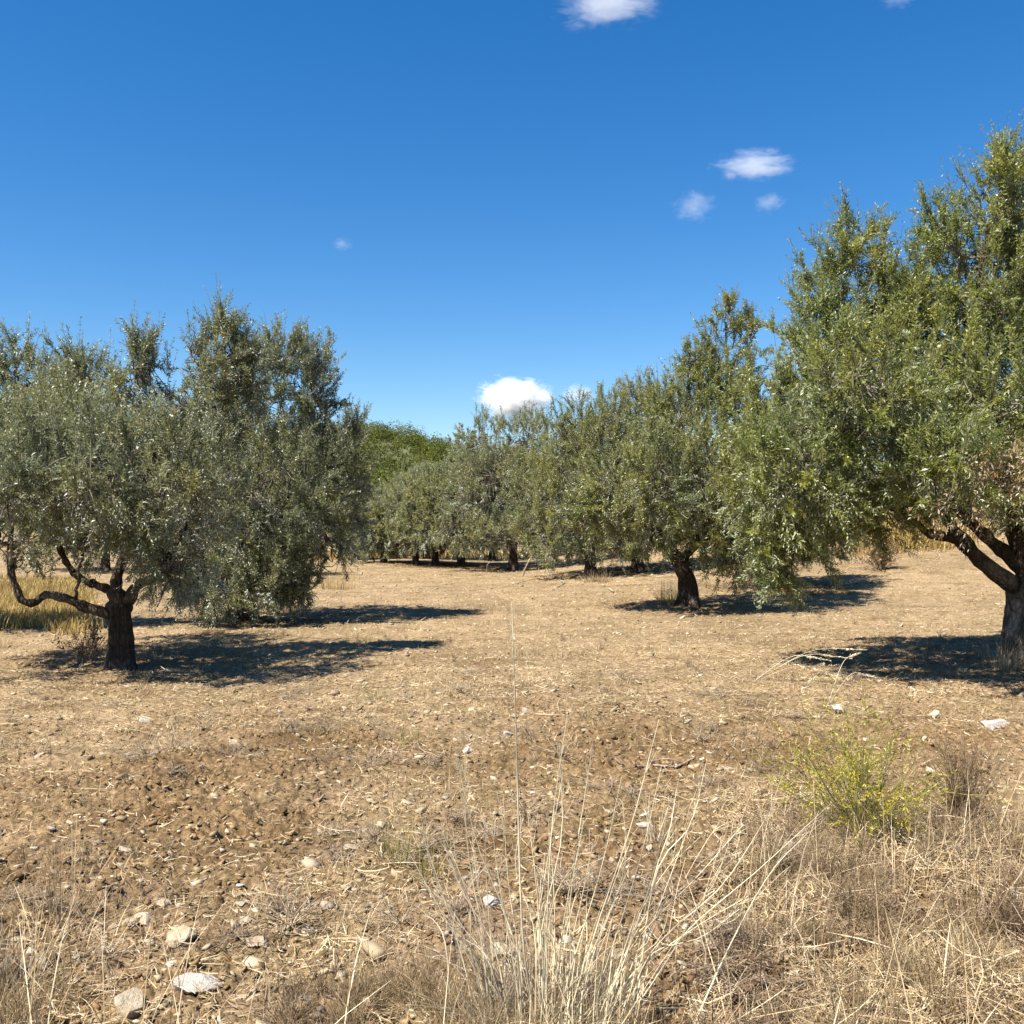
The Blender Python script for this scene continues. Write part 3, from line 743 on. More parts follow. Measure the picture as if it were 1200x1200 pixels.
def lying(n, d0, d1, seed, l0, l1, w, keep=None, lift=0.012, tilt=0.18, M=3, curve=0.15):
    rng = np.random.RandomState(seed)
    x, y, d = wedge(n, d0, d1, rng)
    if keep is not None:
        ok = keep(x, y, rng); x, y, d = x[ok], y[ok], d[ok]
    n = len(x)
    L = rng.uniform(l0, l1, n) * (1 + d / 25)
    a = rng.uniform(0, 2 * math.pi, n)
    ti = np.abs(rng.normal(0, tilt, n))
    dr = np.stack([np.cos(a) * np.cos(ti), np.sin(a) * np.cos(ti), np.sin(ti)], -1)
    sd = np.stack([-np.sin(a), np.cos(a), rng.normal(0, 0.5, n)], -1)
    cv = sd * (rng.normal(0, curve, n) * L)[:, None]
    t = np.linspace(-0.5, 0.5, M)
    c = np.stack([x, y, H(x, y) + lift + np.abs(np.sin(ti)) * L * 0.45], -1)
    P = c[:, None] + dr[:, None] * (L[:, None] * t[None])[..., None] + cv[:, None] * (t ** 2 * 2)[None, :, None]
    W = np.broadcast_to((w * (0.6 + 0.8 * rng.uniform(size=n)) * (1 + d / 9))[:, None], (n, M)).copy(); W[:, -1] *= 0.4
    return ribbons(P, W, sd)

g = Geo()
kp = lambda x, y, rng: rng.uniform(size=len(x)) < (1.0 - 0.62 * soil_mask(x, y))
g.add(*lying(60000, 2.4, 12, 1, 0.012, 0.06, 0.0011, kp))
g.add(*lying(70000, 8, 45, 2, 0.012, 0.045, 0.0012, None))
g.add(*lying(2600, 2.4, 12, 3, 0.08, 0.20, 0.0011, kp, tilt=0.1, M=4))
tag(g.build('straw_litter', M_STRAW), 'short pieces of straw scattered over the whole field', 'straw', kind='stuff')

g = Geo()
g.add(*lying(3000, 2.4, 11, 4, 0.06, 0.22, 0.0010, lambda x, y, r: vnoise2(x / 0.9, y / 0.7, 61) > 0.12, tilt=0.12, M=4, curve=0.5))
tag(g.build('twig_litter', M_GREYTWIG), 'pale dead twigs and stems strewn on the foreground soil', 'twigs', kind='stuff')

# short standing stubble everywhere
def standing(x, y, hmin, hmax, w, seed, lean=0.35, M=4, spread=0.0, per=1):
    rng = np.random.RandomState(seed)
    x = np.repeat(x, per); y = np.repeat(y, per)
    n = len(x)
    x = x + rng.normal(0, 1, n) * spread; y = y + rng.normal(0, 1, n) * spread
    d = np.hypot(x, y)
    h = rng.uniform(hmin, hmax, n)
    a = rng.uniform(0, 2 * math.pi, n); le = np.abs(rng.normal(0, lean, n))
    dr = np.stack([np.cos(a) * le, np.sin(a) * le, np.ones(n)], -1); dr = nrm(dr)
    bn = np.stack([np.cos(a), np.sin(a), -0.6 * np.ones(n)], -1) * rng.uniform(0, 0.35, n)[:, None]
    t = np.linspace(0, 1, M)
    b = np.stack([x, y, H(x, y) - 0.01], -1)
    P = b[:, None] + dr[:, None] * (h[:, None] * t)[..., None] + bn[:, None] * (h[:, None] * t ** 2)[..., None]
    W = w * (0.7 + 0.6 * rng.uniform(size=n))[:, None] * (1 + d / 14)[:, None] * np.array([1.0, 0.9, 0.7, 0.25])[None, :M]
    sd = np.stack([-np.sin(a), np.cos(a), np.zeros(n)], -1) + rng.normal(0, 0.3, (n, 3))
    return ribbons(P, W, sd)

rng = np.random.RandomState(8)
g = Geo()
x, y, d = wedge(15000, 2.4, 40, rng)
ok = (vnoise2(x / 1.1, y / 1.4, 41) > -0.1) & (rng.uniform(size=len(x)) < 1 - 0.75 * soil_mask(x, y))
g.add(*standing(x[ok], y[ok], 0.03, 0.10, 0.0011, 9, 0.7, per=5, spread=0.03))
tag(g.build('stubble', M_STRAW), 'short dry stubble standing over the field', 'stubble', kind='stuff')

# golden grass meadow on the left, beyond the near tree
rng = np.random.RandomState(10)
n = 26000
y = rng.uniform(13.2, 27, n); x = -rng.uniform(0.41, 0.85, n) * y
ok = (x < -5.3 - 0.1 * (y - 15) + vnoise2(x, y, 6) * 0.8) & (y > 14.8 + vnoise2(x / 1.5, y / 1.5, 7) * 1.0)
g = Geo(); g.add(*standing(x[ok], y[ok], 0.12, 0.28, 0.0022, 11, 0.3, per=2, spread=0.1))
tag(g.build('meadow_grass', M_GOLD), 'tall golden dry grass at the far left behind the near olive', 'dry grass', kind='stuff')
# golden grass on the right bank
rng = np.random.RandomState(12)
n = 1300
y = rng.uniform(28, 33, n); x = rng.normal(0, 1.0, n) * 1.0 + 11.9 + (y - 31) * 0.35
g = Geo(); g.add(*standing(x, y, 0.3, 0.75, 0.004, 13, 0.3, per=2, spread=0.1))
x2 = rng.uniform(-14, 3, 2500); y2 = 47 + rng.uniform(-2, 6, 2500)
g.add(*standing(x2, y2, 0.15, 0.4, 0.004, 15, 0.3, per=2, spread=0.15))
tag(g.build('bank_grass', M_GOLD), 'golden dry grass on the bank seen under the big right tree', 'dry grass', kind='stuff')

# brown leaf litter under the crowns, laid thick to darken the shade there
rng = np.random.RandomState(19)
g = Geo()
for (bx, by, rad) in litter_spots:
    if by > 40: continue
    n = int(3600 * rad * (1.0 if by < 22 else 0.4))
    a = rng.uniform(0, 6.28, n); rr = np.sqrt(rng.uniform(size=n)) * rad * 1.15
    x = bx + np.cos(a) * rr; y = by + np.sin(a) * rr
    k = 1.0 if by < 22 else 2.0
    P = np.stack([x, y, H(x, y) + 0.008], -1)
    u = nrm(np.stack([rng.normal(size=n), rng.normal(size=n), rng.normal(0, .25, n)], -1)); w_ = nrm(np.cross(u, np.stack([rng.normal(0, .3, n), rng.normal(0, .3, n), np.ones(n)], -1)))
    L_ = (rng.uniform(0.025, 0.05, n) * k)[:, None]
    v = np.stack([P - u * L_ * .5, P + w_ * L_ * .13, P + u * L_ * .5, P - w_ * L_ * .13], 1).reshape(-1, 3)
    g.add(v, np.arange(len(v)))
tag(g.build('leaf_litter', M_DRYLEAF), 'fallen brown leaves lying under the olive trees', 'leaf litter', kind='stuff')

# clods and gravel
def lumps(x, y, s, seed, sink=0.25, squash=0.7):
    rng = np.random.RandomState(seed)
    n = len(x)
    cube = np.array([(a, b, c) for a in (-1, 1) for b in (-1, 1) for c in (-1, 1)], float)
    face = np.array([(0, 1, 3, 2), (4, 6, 7, 5), (0, 4, 5, 1), (2, 3, 7, 6), (0, 2, 6, 4), (1, 5, 7, 3)])
    v = cube[None] * s[:, None, None] * 0.5
    v = v * rng.uniform(0.55, 1.15, (n, 8, 3)) * np.array([1, 1, squash]) * rng.uniform(0.7, 1.3, (n, 1, 3))
    a = rng.uniform(0, 6.28, n); ca, sa = np.cos(a)[:, None], np.sin(a)[:, None]
    tx = rng.normal(0, 0.4, n)[:, None]
    X = v[..., 0] * ca - v[..., 1] * sa; Y = v[..., 0] * sa + v[..., 1] * ca; Z = v[..., 2] + X * tx
    v = np.stack([X, Y, Z], -1) + np.stack([x, y, H(x, y) + s * (0.5 * squash - sink)], -1)[:, None]
    q = face[None] + (np.arange(n) * 8)[:, None, None]
    return v.reshape(-1, 3), q.reshape(-1, 4)
rng = np.random.RandomState(15)
x, y, d = wedge(26000, 2.4, 14, rng)
ok = rng.uniform(size=len(x)) < 0.1 + 0.9 * soil_mask(x, y)
x, y, d = x[ok], y[ok], d[ok]
g = Geo(); g.add(*lumps(x, y, np.minimum(rng.gamma(2.0, 0.005, len(x)) + 0.004, 0.032), 16))
tag(g.build('soil_clods', M_CLOD), 'loose brown clods of tilled soil in the foreground', 'soil', kind='stuff')
x, y, d = wedge(11000, 2.4, 34, rng)
g = Geo(); g.add(*lumps(x, y, (rng.gamma(1.5, 0.0065, len(x)) + 0.004) * (1 + d / 24), 17, squash=0.5, sink=0.12))
tag(g.build('gravel', M_GRAVEL), 'small pale gravel scattered in the soil', 'gravel', kind='stuff')

# ------------------------------------------------------------------ stones
def stone_mesh(seed, mat, flat=0.6, elong=1.2):
    r = random.Random(seed)
    bm = bmesh.new(); bmesh.ops.create_icosphere(bm, subdivisions=4, radius=0.5)
    planes = []
    for k in range(r.randint(8, 13)):
        nv = Vector((r.gauss(0, 1), r.gauss(0, 1), r.gauss(0, 1))).normalized(); planes.append((nv, r.uniform(0.20, 0.38)))
    nn = []
    for v in bm.verts:
        for nv, dd in planes:
            e = v.co.dot(nv) - dd
            if e > 0: v.co -= nv * e * 0.98
    cs = np.array([v.co[:] for v in bm.verts])
    nz = 0.03 * vnoise3(cs * 5 + seed, seed) + 0.015 * vnoise3(cs * 13 + seed, seed + 1)
    for v, k in zip(bm.verts, nz):
        v.co += v.co.normalized() * k
        v.co.x *= elong; v.co.z *= flat
    me = bpy.data.meshes.new('stone'); bm.to_mesh(me); bm.free()
    me.materials.append(mat)
    for p in me.polygons: p.use_smooth = False
    return me
STONES = [  # px, py of the foot, width px, white?, flat, elong, rotation, tilt, label
    (235, 1166, 56, 1, 0.55, 1.5, 0.5, 0.35, 'white limestone rock with a sharp upper edge, largest stone at the bottom left'),
    (146, 1196, 42, 0, 0.9, 0.95, 0.2, 0.3, 'tan blocky stone casting a dark shadow, at the lower left edge of the view'),
    (299, 1113, 30, 0, 0.7, 1.2, 0.1, 0.2, 'cream angular stone just above the white limestone rock'),
    (213, 1116, 26, 0, 0.9, 0.8, 1.0, 0.4, 'pale stone tipped on edge between the tan block and the flat stone pair'),
    (170, 1083, 32, 0, 0.55, 1.2, 0.3, 0.15, 'half buried brown-tan stone beside a small cream stone'),
    (153, 1089, 15, 0, 0.7, 1.1, 0.4, 0.1, 'small rounded cream stone touching the half buried tan stone'),
    (289, 1092, 22, 0, 0.5, 1.2, 0.0, 0.2, 'smooth grey-cream pebble stone below a pair of thin flakes'),
    (284, 1068, 20, 0, 0.35, 1.5, 0.6, 0.2, 'thin grey flake of stone leaning on its neighbour'),
    (193, 1067, 16, 0, 0.6, 1.1, 0.6, 0.2, 'small cream stone above the half buried tan stone'),
    (145, 1003, 19, 0, 0.7, 1.4, -0.4, 0.3, 'pale pointed stone alone on the tilled soil at the left'),
    (576, 1066, 22, 1, 0.8, 0.9, 0.7, 0.3, 'bright white stone left of the tall dry grass tuft'),
    (590, 1132, 32, 0, 0.7, 1.1, 0.2, 0.2, 'cream stone half hidden by the tall dry grass tuft'),
    (932, 1004, 26, 1, 0.8, 1.1, 0.1, 0.2, 'white block stone at the foot of the yellow-green shrub'),
    (919, 1028, 24, 1, 0.4, 1.5, 0.0, 0.1, 'flat white stone in front of the white block stone'),
    (1045, 1118, 32, 0, 0.55, 1.3, 0.2, 0.1, 'rounded tan stone among dry brush at the lower right'),
    (986, 838, 20, 1, 0.8, 1.0, 0.0, 0.1, 'white stone at the near edge of the big tree shadow'),
    (1166, 856, 32, 1, 0.75, 1.5, 0.1, 0.05, 'white rectangular stone block at the right edge'),
    (549, 888, 13, 1, 0.8, 1.0, 0.3, 0.2, 'small white cube-like stone in the middle of the field'),
    (752, 978, 16, 1, 0.6, 1.3, 0.3, 0.2, 'small white stone right of the tall dry grass tuft'),
    (412, 1000, 16, 0, 0.6, 1.2, 0.5, 0.2, 'cream stone next to the green-yellow grass tuft'),
    (168, 851, 13, 1, 0.7, 1.1, 0.5, 0.2, 'small white stone in the straw below the nearest left tree'),
    (595, 862, 15, 1, 0.6, 1.2, 0.5, 0.2, 'pale stone behind the single tall white stem'),
    (617, 836, 13, 0, 0.6, 1.2, 0.2, 0.2, 'pale round stone above the single tall white stem foot'),
    (850, 904, 18, 0, 0.4, 1.5, 0.2, 0.1, 'flat tan stone between the grass tuft and the yellow-green shrub'),
]
for i, (px, py, w, wh, fl, el, rz, ti, lab) in enumerate(STONES):
    p = at(px, py); s = w * p[1] / F / el / 0.82
    o = link('stone', stone_mesh(300 + i, M_ROCKW if wh else M_ROCK, fl, el), None, (p[0], p[1] + s * 0.2, p[2] + s * fl * 0.20))
    o.scale = (s, s, s); o.rotation_euler = (ti * 0.5, ti, rz)
    tag(o, lab, 'stone', 'single stones lying in the field')
protos = [stone_mesh(400 + i, M_ROCKW if i % 6 == 0 else M_ROCK, 0.45 + 0.07 * (i % 5), 1.0 + 0.12 * (i % 4)) for i in range(9)]
rng = np.random.RandomState(77)
x, y, d = wedge(240, 3.0, 18, rng, half=28, power=1.15)
for i in range(len(x)):
    s = rng.uniform(0.02, 0.05) * (1 + d[i] / 24)
    o = link('small_stone', protos[i % 9], None, (x[i], y[i], float(H(x[i], y[i])) + s * 0.02))
    o.scale = (s, s, s); o.rotation_euler = (rng.normal(0, .25), rng.normal(0, .25), rng.uniform(0, 6.28))
    tag(o, 'small pale stone lying loose on the bare field', 'stone', 'small loose stones on the field')

# ------------------------------------------------------------------ grass tufts, weeds and shrubs
def tuft(name, label, cat, base, n, hmin, hmax, mat, seed, r=0.05, lean=0.4, w=0.0016, group=None, bend=0.35, M=6):
    rng = np.random.RandomState(seed)
    a = rng.uniform(0, 2 * math.pi, n); rr = np.sqrt(rng.uniform(size=n)) * r
    b = np.stack([np.cos(a) * rr, np.sin(a) * rr, np.full(n, -0.015)], -1)
    h = rng.uniform(hmin, hmax, n); le = np.abs(rng.normal(0, lean, n))
    a2 = a + rng.normal(0, 0.7, n)
    dr = nrm(np.stack([np.cos(a2) * le, np.sin(a2) * le, np.ones(n)], -1))
    bn = np.stack([np.cos(a2), np.sin(a2), -0.7 * np.ones(n)], -1) * (rng.uniform(0, bend, n) * le * 1.5)[:, None]
    t = np.linspace(0, 1, M)
    P = b[:, None] + dr[:, None] * (h[:, None] * t)[..., None] + bn[:, None] * (h[:, None] * t ** 2)[..., None]
    W = w * rng.uniform(0.6, 1.3, n)[:, None] * np.linspace(1, 0.15, M)[None]
    sd = np.stack([-np.sin(a2), np.cos(a2), np.zeros(n)], -1) + rng.normal(0, 0.4, (n, 3))
    v, q = ribbons(P, W, sd)
    o = link(name, mesh_quads(name, v, q, mat), None, base)
    return tag(o, label, cat, group), P

# the tall dry tuft in the foreground
cb = np.array([0.09, 3.15]); z0 = float(H(*cb))
tuft_o, _ = tuft('dry_grass_tuft', 'tall pale dry grass tuft in the middle of the foreground', 'grass tuft', (cb[0], cb[1], z0), 620, 0.05, 0.42, M_PALE, 21, r=0.24, lean=0.75, w=0.0013)
rng = np.random.RandomState(22)
TIPS = [(600, 705, 612, 1080, 2.3), (545, 880, 575, 1120, 1.5), (665, 835, 640, 1110, 1.5), (655, 870, 633, 1110, 1.8), (660, 905, 628, 1120, 1.5), (772, 842, 688, 1130, 1.8), (728, 910, 665, 1140, 1.4), (775, 895, 715, 1100, 1.3),
        (828, 888, 770, 1030, 1.6), (792, 925, 765, 1050, 1.3), (870, 965, 740, 1100, 1.3), (535, 885, 602, 1090, 1.0), (618, 950, 636, 1130, 1.3), (590, 930, 606, 1100, 1.0), (693, 880, 655, 1130, 1.2), (470, 980, 560, 1150, 1.2),
        (505, 1030, 585, 1160, 1.1), (520, 985, 580, 1120, 1.0), (553, 975, 603, 1150, 1.2), (740, 980, 690, 1160, 1.3), (800, 990, 720, 1170, 1.1), (845, 1010, 735, 1180, 1.2), (945, 975, 850, 1110, 1.6), (640, 930, 650, 1150, 1.5), (684, 960, 668, 1150, 1.3)]
for _ in range(34):
    fx_ = rng.uniform(520, 790); TIPS.append((fx_ + (fx_ - 640) * rng.uniform(0.2, 0.9) + rng.normal(0, 25), rng.uniform(930, 1080), fx_, rng.uniform(1100, 1160), rng.uniform(0.6, 1.1)))
for k, (tx, ty, fx, fy, wd) in enumerate(TIPS):
    dd = 3.12 + rng.uniform(-0.15, 0.25)
    tip = np.array([(tx - 600) / F * dd, dd, HC + (HZ - ty) / F * dd])
    mid = np.array([(fx - 600) / F * 3.15, 3.15 + (dd - 3.15) * 0.4, HC + (HZ - fy) / F * 3.15])
    foot = np.array([mid[0] * 0.75 + cb[0] * 0.25 + rng.normal(0, .02), 3.15 + rng.normal(0, .05), 0]); foot[2] = float(H(foot[0], foot[1])) - 0.01
    if mid[2] < foot[2] + 0.03: mid = (foot * 0.7 + tip * 0.3)
    p = smooth_path([foot, mid, (mid * 0.45 + tip * 0.55) + rng.normal(0, 0.022, 3) * (k > 0), tip], 12)
    R = np.linspace(0.0031, 0.0010, 12) * (0.75 + 0.3 * wd) * (1.0 if k == 0 else 0.8)
    g = Geo(); g.add(*tubes(p[None], R[None], 5))
    # sparse panicle branches at the tip
    for j in range(7):
        f = rng.uniform(0.72, 0.99); s = p[int(f * 11)]
        e = s + nrm((p[-1] - p[-3]) + rng.normal(0, 0.02, 3)) * rng.uniform(0.04, 0.12) + rng.normal(0, 0.012, 3)
        q_ = smooth_path([s, (s + e) / 2 + rng.normal(0, .006, 3), e], 5)
        g.add(*tubes(q_[None], np.full((1, 5), 0.0005), 3))
    st = g.build('seed_stalk', M_PALE, tuft_o, smooth=True)
    st.location = Vector((-cb[0], -cb[1], -z0))

def weed_branches(n, h, seed, spread=0.5, per=5, r=0.0016):
    """wiry forked dry plant, returns tubes and tips"""
    rng = np.random.RandomState(seed)
    g = Geo(); tips = []
    a = rng.uniform(0, 6.28, n); le = np.abs(rng.normal(0, spread, n)) + 0.05
    D = nrm(np.stack([np.cos(a) * le, np.sin(a) * le, np.ones(n)], -1))
    L = h * rng.uniform(0.55, 1.0, n)
    b = np.stack([np.cos(a), np.sin(a), np.zeros(n)], -1) * (0.06 * h * rng.uniform(size=n))[:, None]
    t = np.linspace(0, 1, 6)
    bend = rng.normal(0, 0.12, (n, 3))
    P = b[:, None] + D[:, None] * (L[:, None] * t)[..., None] + bend[:, None] * (L[:, None] * t ** 2)[..., None]
    P[:, 0, 2] -= 0.02
    g.add(*tubes(P, np.broadcast_to(np.linspace(r, r * 0.45, 6), (n, 6)), 4))
    for k in range(per):
        i = rng.randint(1, 5, n)
        s = P[np.arange(n), i]
        d2 = nrm(D + rng.normal(0, 0.55, (n, 3)) + np.array([0, 0, 0.1]))
        l2 = L * rng.uniform(0.15, 0.4, n)
        Q = s[:, None] + d2[:, None] * (l2[:, None] * t[:4] / t[3])[..., None] + (rng.normal(0, 0.15, (n, 3)) * l2[:, None])[:, None] * (t[:4] ** 2)[None, :, None]
        g.add(*tubes(Q, np.broadcast_to(np.linspace(r * 0.6, r * 0.3, 4), (n, 4)), 3))
        tips.append((Q[:, 1], d2, l2))
    return g, tips

# dry brush: masses of wiry dead weeds along the bottom and the right
rng = np.random.RandomState(30)
variants = []
for k in range(6):
    gg, _ = weed_branches(20, 0.20, 500 + k, spread=0.75, per=5, r=0.0013)
    variants.append((np.concatenate(gg.v), np.concatenate(gg.q)))
g = Geo()
def scatter_brush(x, y, smin, smax):
    for xx, yy in zip(x, y):
        v, q = variants[rng.randint(6)]
        a = rng.uniform(0, 6.28); s = rng.uniform(smin, smax); ca, sa = math.cos(a), math.sin(a)
        w = v * s * np.array([1, 1, rng.uniform(0.6, 1.1)])
        w = np.stack([w[:, 0] * ca - w[:, 1] * sa + xx, w[:, 0] * sa + w[:, 1] * ca + yy, w[:, 2] + float(H(xx, yy))], -1)
        g.add(w, q)
n = 560
x = rng.uniform(0.55, 3.3, n); y = rng.uniform(2.6, 5.2, n)
ok = (x > 0.55 + 0.30 * (y - 2.6) + 0.25 * vnoise2(x / .5, y / .5, 3)) & (x < y * 0.62) & (vnoise2(x / 0.55, y / 0.55, 8) > -0.28)
scatter_brush(x[ok], y[ok], 0.35, 1.15)
n = 150
x = rng.uniform(-0.75, 0.6, n); y = rng.uniform(2.75, 3.5, n)
ok = vnoise2(x / 0.4, y / 0.4, 18) > -0.15
scatter_brush(x[ok], y[ok], 0.45, 1.0)
x = rng.uniform(-2.1, -1.45, 60); y = rng.uniform(2.75, 3.5, 60); scatter_brush(x, y, 0.4, 1.0)
n = 480
x, y, d = wedge(n, 4, 24, rng, half=28)
ok = vnoise2(x / 1.6, y / 1.6, 19) > 0.02
scatter_brush(x[ok], y[ok], 0.3, 0.7)
tag(g.build('dry_brush', M_BRUSH), 'tangled brown dead weeds covering the lower right and bottom of the field', 'dry weeds', kind='stuff')
g = Geo()
n = 170
x, y, d = wedge(n, 3.8, 11, rng, half=28)
ok = vnoise2(x / 1.1, y / 0.8, 61) > 0.0
for xx, yy in zip(x[ok], y[ok]):
    v, q = variants[rng.randint(6)]
    a = rng.uniform(0, 6.28); sc_ = rng.uniform(0.7, 1.5); ca, sa = math.cos(a), math.sin(a)
    w_ = v * sc_ * np.array([1.5, 1.5, rng.uniform(0.18, 0.45)])
    w_ = np.stack([w_[:, 0] * ca - w_[:, 1] * sa + xx, w_[:, 0] * sa + w_[:, 1] * ca + yy, w_[:, 2] + float(H(xx, yy)) + 0.015], -1)
    g.add(w_, q)
tag(g.build('wiry_weeds', M_GREYTWIG), 'pale wiry dead weeds sprawling over the tilled soil', 'dry weeds', kind='stuff')
# pale dry grass mixed into the brush
n = 2600
x = rng.uniform(-0.9, 3.3, n); y = rng.uniform(2.6, 5.6, n)
ok = (x < y * 0.62) & ((x > 0.5 + 0.25 * (y - 2.6)) | ((y < 3.5) & (x > -0.75) & (rng.uniform(size=n) < 0.6))) & (vnoise2(x / 0.35, y / 0.35, 28) > -0.2)
g = Geo(); g.add(*standing(x[ok], y[ok], 0.04, 0.22, 0.0010, 31, 0.75, per=5, spread=0.035))
x3 = np.concatenate([rng.uniform(0.5, 3.0, 150), rng.uniform(-1.9, 0.6, 50)]); y3 = np.concatenate([rng.uniform(2.7, 5.0, 150), rng.uniform(2.7, 3.2, 50)])
g.add(*standing(x3, y3, 0.22, 0.55, 0.0014, 35, 0.5, per=2, spread=0.03))
x = rng.uniform(-2.2, -1.45, 110); y = rng.uniform(2.75, 3.9, 110)
g.add(*standing(x, y, 0.05, 0.28, 0.0012, 32, 0.5, per=4, spread=0.03))
g.add(*lying(52000, 2.5, 6, 33, 0.02, 0.10, 0.0010, lambda x, y, r: (x > 0.4 + 0.25 * (y - 2.6)), tilt=0.35, M=3, curve=0.25, lift=0.025))
g.add(*lying(2500, 2.5, 6, 34, 0.12, 0.30, 0.0013, lambda x, y, r: (x > 0.4 + 0.25 * (y - 2.6)), tilt=0.3, M=4, curve=0.2, lift=0.04))
tag(g.build('dry_grass', M_STRAW), 'short pale dry grass mixed among the foreground weeds', 'dry grass', kind='stuff')

# yellow-green shrub
p = at(1012, 985)
root = empty('yellow_shrub', p, 'yellow-green feathery shrub at the right of the foreground', 'shrub')
g, tips = weed_branches(85, 0.64, 41, spread=1.15, per=8, r=0.0019)
g.build('stems', M_GRASSGREEN, root, smooth=True)
rng = np.random.RandomState(42)
Pq = np.concatenate([t[0] for t in tips]); Dq = np.concatenate([t[1] for t in tips]); Lq = np.concatenate([t[2] for t in tips])
ok = (np.linalg.norm(Pq, axis=1) > 0.2) & (rng.uniform(size=len(Pq)) < np.where(Pq[:, 0] < 0.1, 0.55, 0.22))
v, q = leaves(Pq[ok], Dq[ok], Lq[ok], np.zeros((ok.sum(), 3)), 9, 0.026, 0.0075, rng, open_=0.7)
link('foliage', mesh_quads('foliage', v, q, M_YELLOW), root)
p = at(1125, 965)
root = empty('dead_weed', p, 'bushy brown dead weed right of the yellow-green shrub', 'dead weed')
g, tips = weed_branches(120, 0.45, 43, spread=0.55, per=6, r=0.0018)
g.build('stems', M_BRUSH, root, smooth=True)
Pq = np.concatenate([t[0] for t in tips]); Dq = np.concatenate([t[1] for t in tips]); Lq = np.concatenate([t[2] for t in tips])
ok = rng.uniform(size=len(Pq)) < 0.35
v, q = leaves(Pq[ok], Dq[ok], Lq[ok], np.zeros((ok.sum(), 3)), 5, 0.016, 0.005, rng, open_=0.7)
link('seed_heads', mesh_quads('seed_heads', v, q, M_DRYLEAF), root)

# small half-dead shrub beside the near left trunk
p = at(104, 778)
root = empty('leafless_shrub', p, 'small brown half-dead shrub beside the near left trunk', 'shrub')
g, tips = weed_branches(16, 0.55, 45, spread=0.5, per=6, r=0.005)
g.build('stems', M_BRUSH, root, smooth=True)
Pq = np.concatenate([t[0] for t in tips]); Dq = np.concatenate([t[1] for t in tips]); Lq = np.concatenate([t[2] for t in tips])
v, q = leaves(Pq, Dq, Lq, np.zeros((len(Pq), 3)), 4, 0.045, 0.02, rng)
link('foliage', mesh_quads('foliage', v, q, M_DRYLEAF), root)
p = at(1032, 668)
root = empty('leafless_shrub', p, 'small dark twiggy shrub on the bank under the big right tree', 'shrub')
g, tips = weed_branches(40, 0.95, 46, spread=0.7, per=6, r=0.007)
g.build('stems', M_BRUSH, root, smooth=True)
Pq = np.concatenate([t[0] for t in tips]); Dq = np.concatenate([t[1] for t in tips]); Lq = np.concatenate([t[2] for t in tips])
v, q = leaves(Pq, Dq, Lq, np.zeros((len(Pq), 3)), 4, 0.07, 0.025, rng)
link('foliage', mesh_quads('foliage', v, q, M_DRYLEAF), root)

TUFTS = [
    (468, 1015, 90, 0.10, 0.27, M_GRASSGREEN, 0.06, 0.55, 0.0024, 'green-yellow grass tuft with broad blades, left of the tall dry tuft'),
    (500, 1030, 50, 0.08, 0.24, M_GRASSGREEN, 0.05, 0.7, 0.0022, 'small fading grass tuft just right of the green-yellow one'),
    (480, 872, 60, 0.06, 0.18, M_GRASSGREEN, 0.07, 0.7, 0.0026, 'small yellowing grass tuft out in the middle of the field'),
    (438, 822, 50, 0.06, 0.16, M_GRASSGREEN, 0.09, 0.8, 0.0030, 'faint yellow-green tuft near the end of the left tree shadow'),
    (790, 708, 260, 0.25, 0.62, M_GOLD, 0.32, 0.4, 0.0040, 'russet dry grass tuft around the leaning trunk'),
    (700, 682, 160, 0.15, 0.40, M_BRUSH, 0.4, 0.6, 0.0060, 'dry grass tuft at the foot of the tree with bare grey branches'),
    (270, 722, 200, 0.15, 0.45, M_GOLD, 0.45, 0.5, 0.0036, 'dry grass tuft under the dense silvery tree'),
    (1170, 785, 160, 0.12, 0.42, M_STRAW, 0.25, 0.8, 0.0022, 'straw tuft at the roots of the thick gnarled trunk'),
    (80, 1075, 60, 0.15, 0.50, M_STRAW, 0.08, 0.35, 0.0017, 'thin upright straw tuft at the left edge of the foreground'),
    (25, 1160, 60, 0.10, 0.40, M_PALE, 0.10, 0.4, 0.0018, 'pale broken grass tuft in the bottom left corner'),
    (390, 690, 200, 0.2, 0.55, M_GOLD, 0.6, 0.4, 0.0048, 'golden grass tuft right of the dense silvery tree'),
    (770, 990, 60, 0.12, 0.32, M_PALE, 0.07, 0.4, 0.0016, 'small pale grass tuft right of the tall dry tuft'),
    (1140, 1090, 140, 0.12, 0.40, M_BRUSH, 0.14, 0.5, 0.0018, 'brown grass tuft among the weeds at the lower right'),
    (870, 1120, 120, 0.10, 0.36, M_BRUSH, 0.12, 0.6, 0.0017, 'brown wiry grass tuft between the tall dry tuft and the tan stone'),
]
for i, (px, py, n, h0, h1, m, r, le, w, lab) in enumerate(TUFTS):
    tuft('grass_tuft', lab, 'grass tuft', at(px, py), n, h0, h1, m, 600 + i, r=r, lean=le, w=w, group='grass tufts in the field')

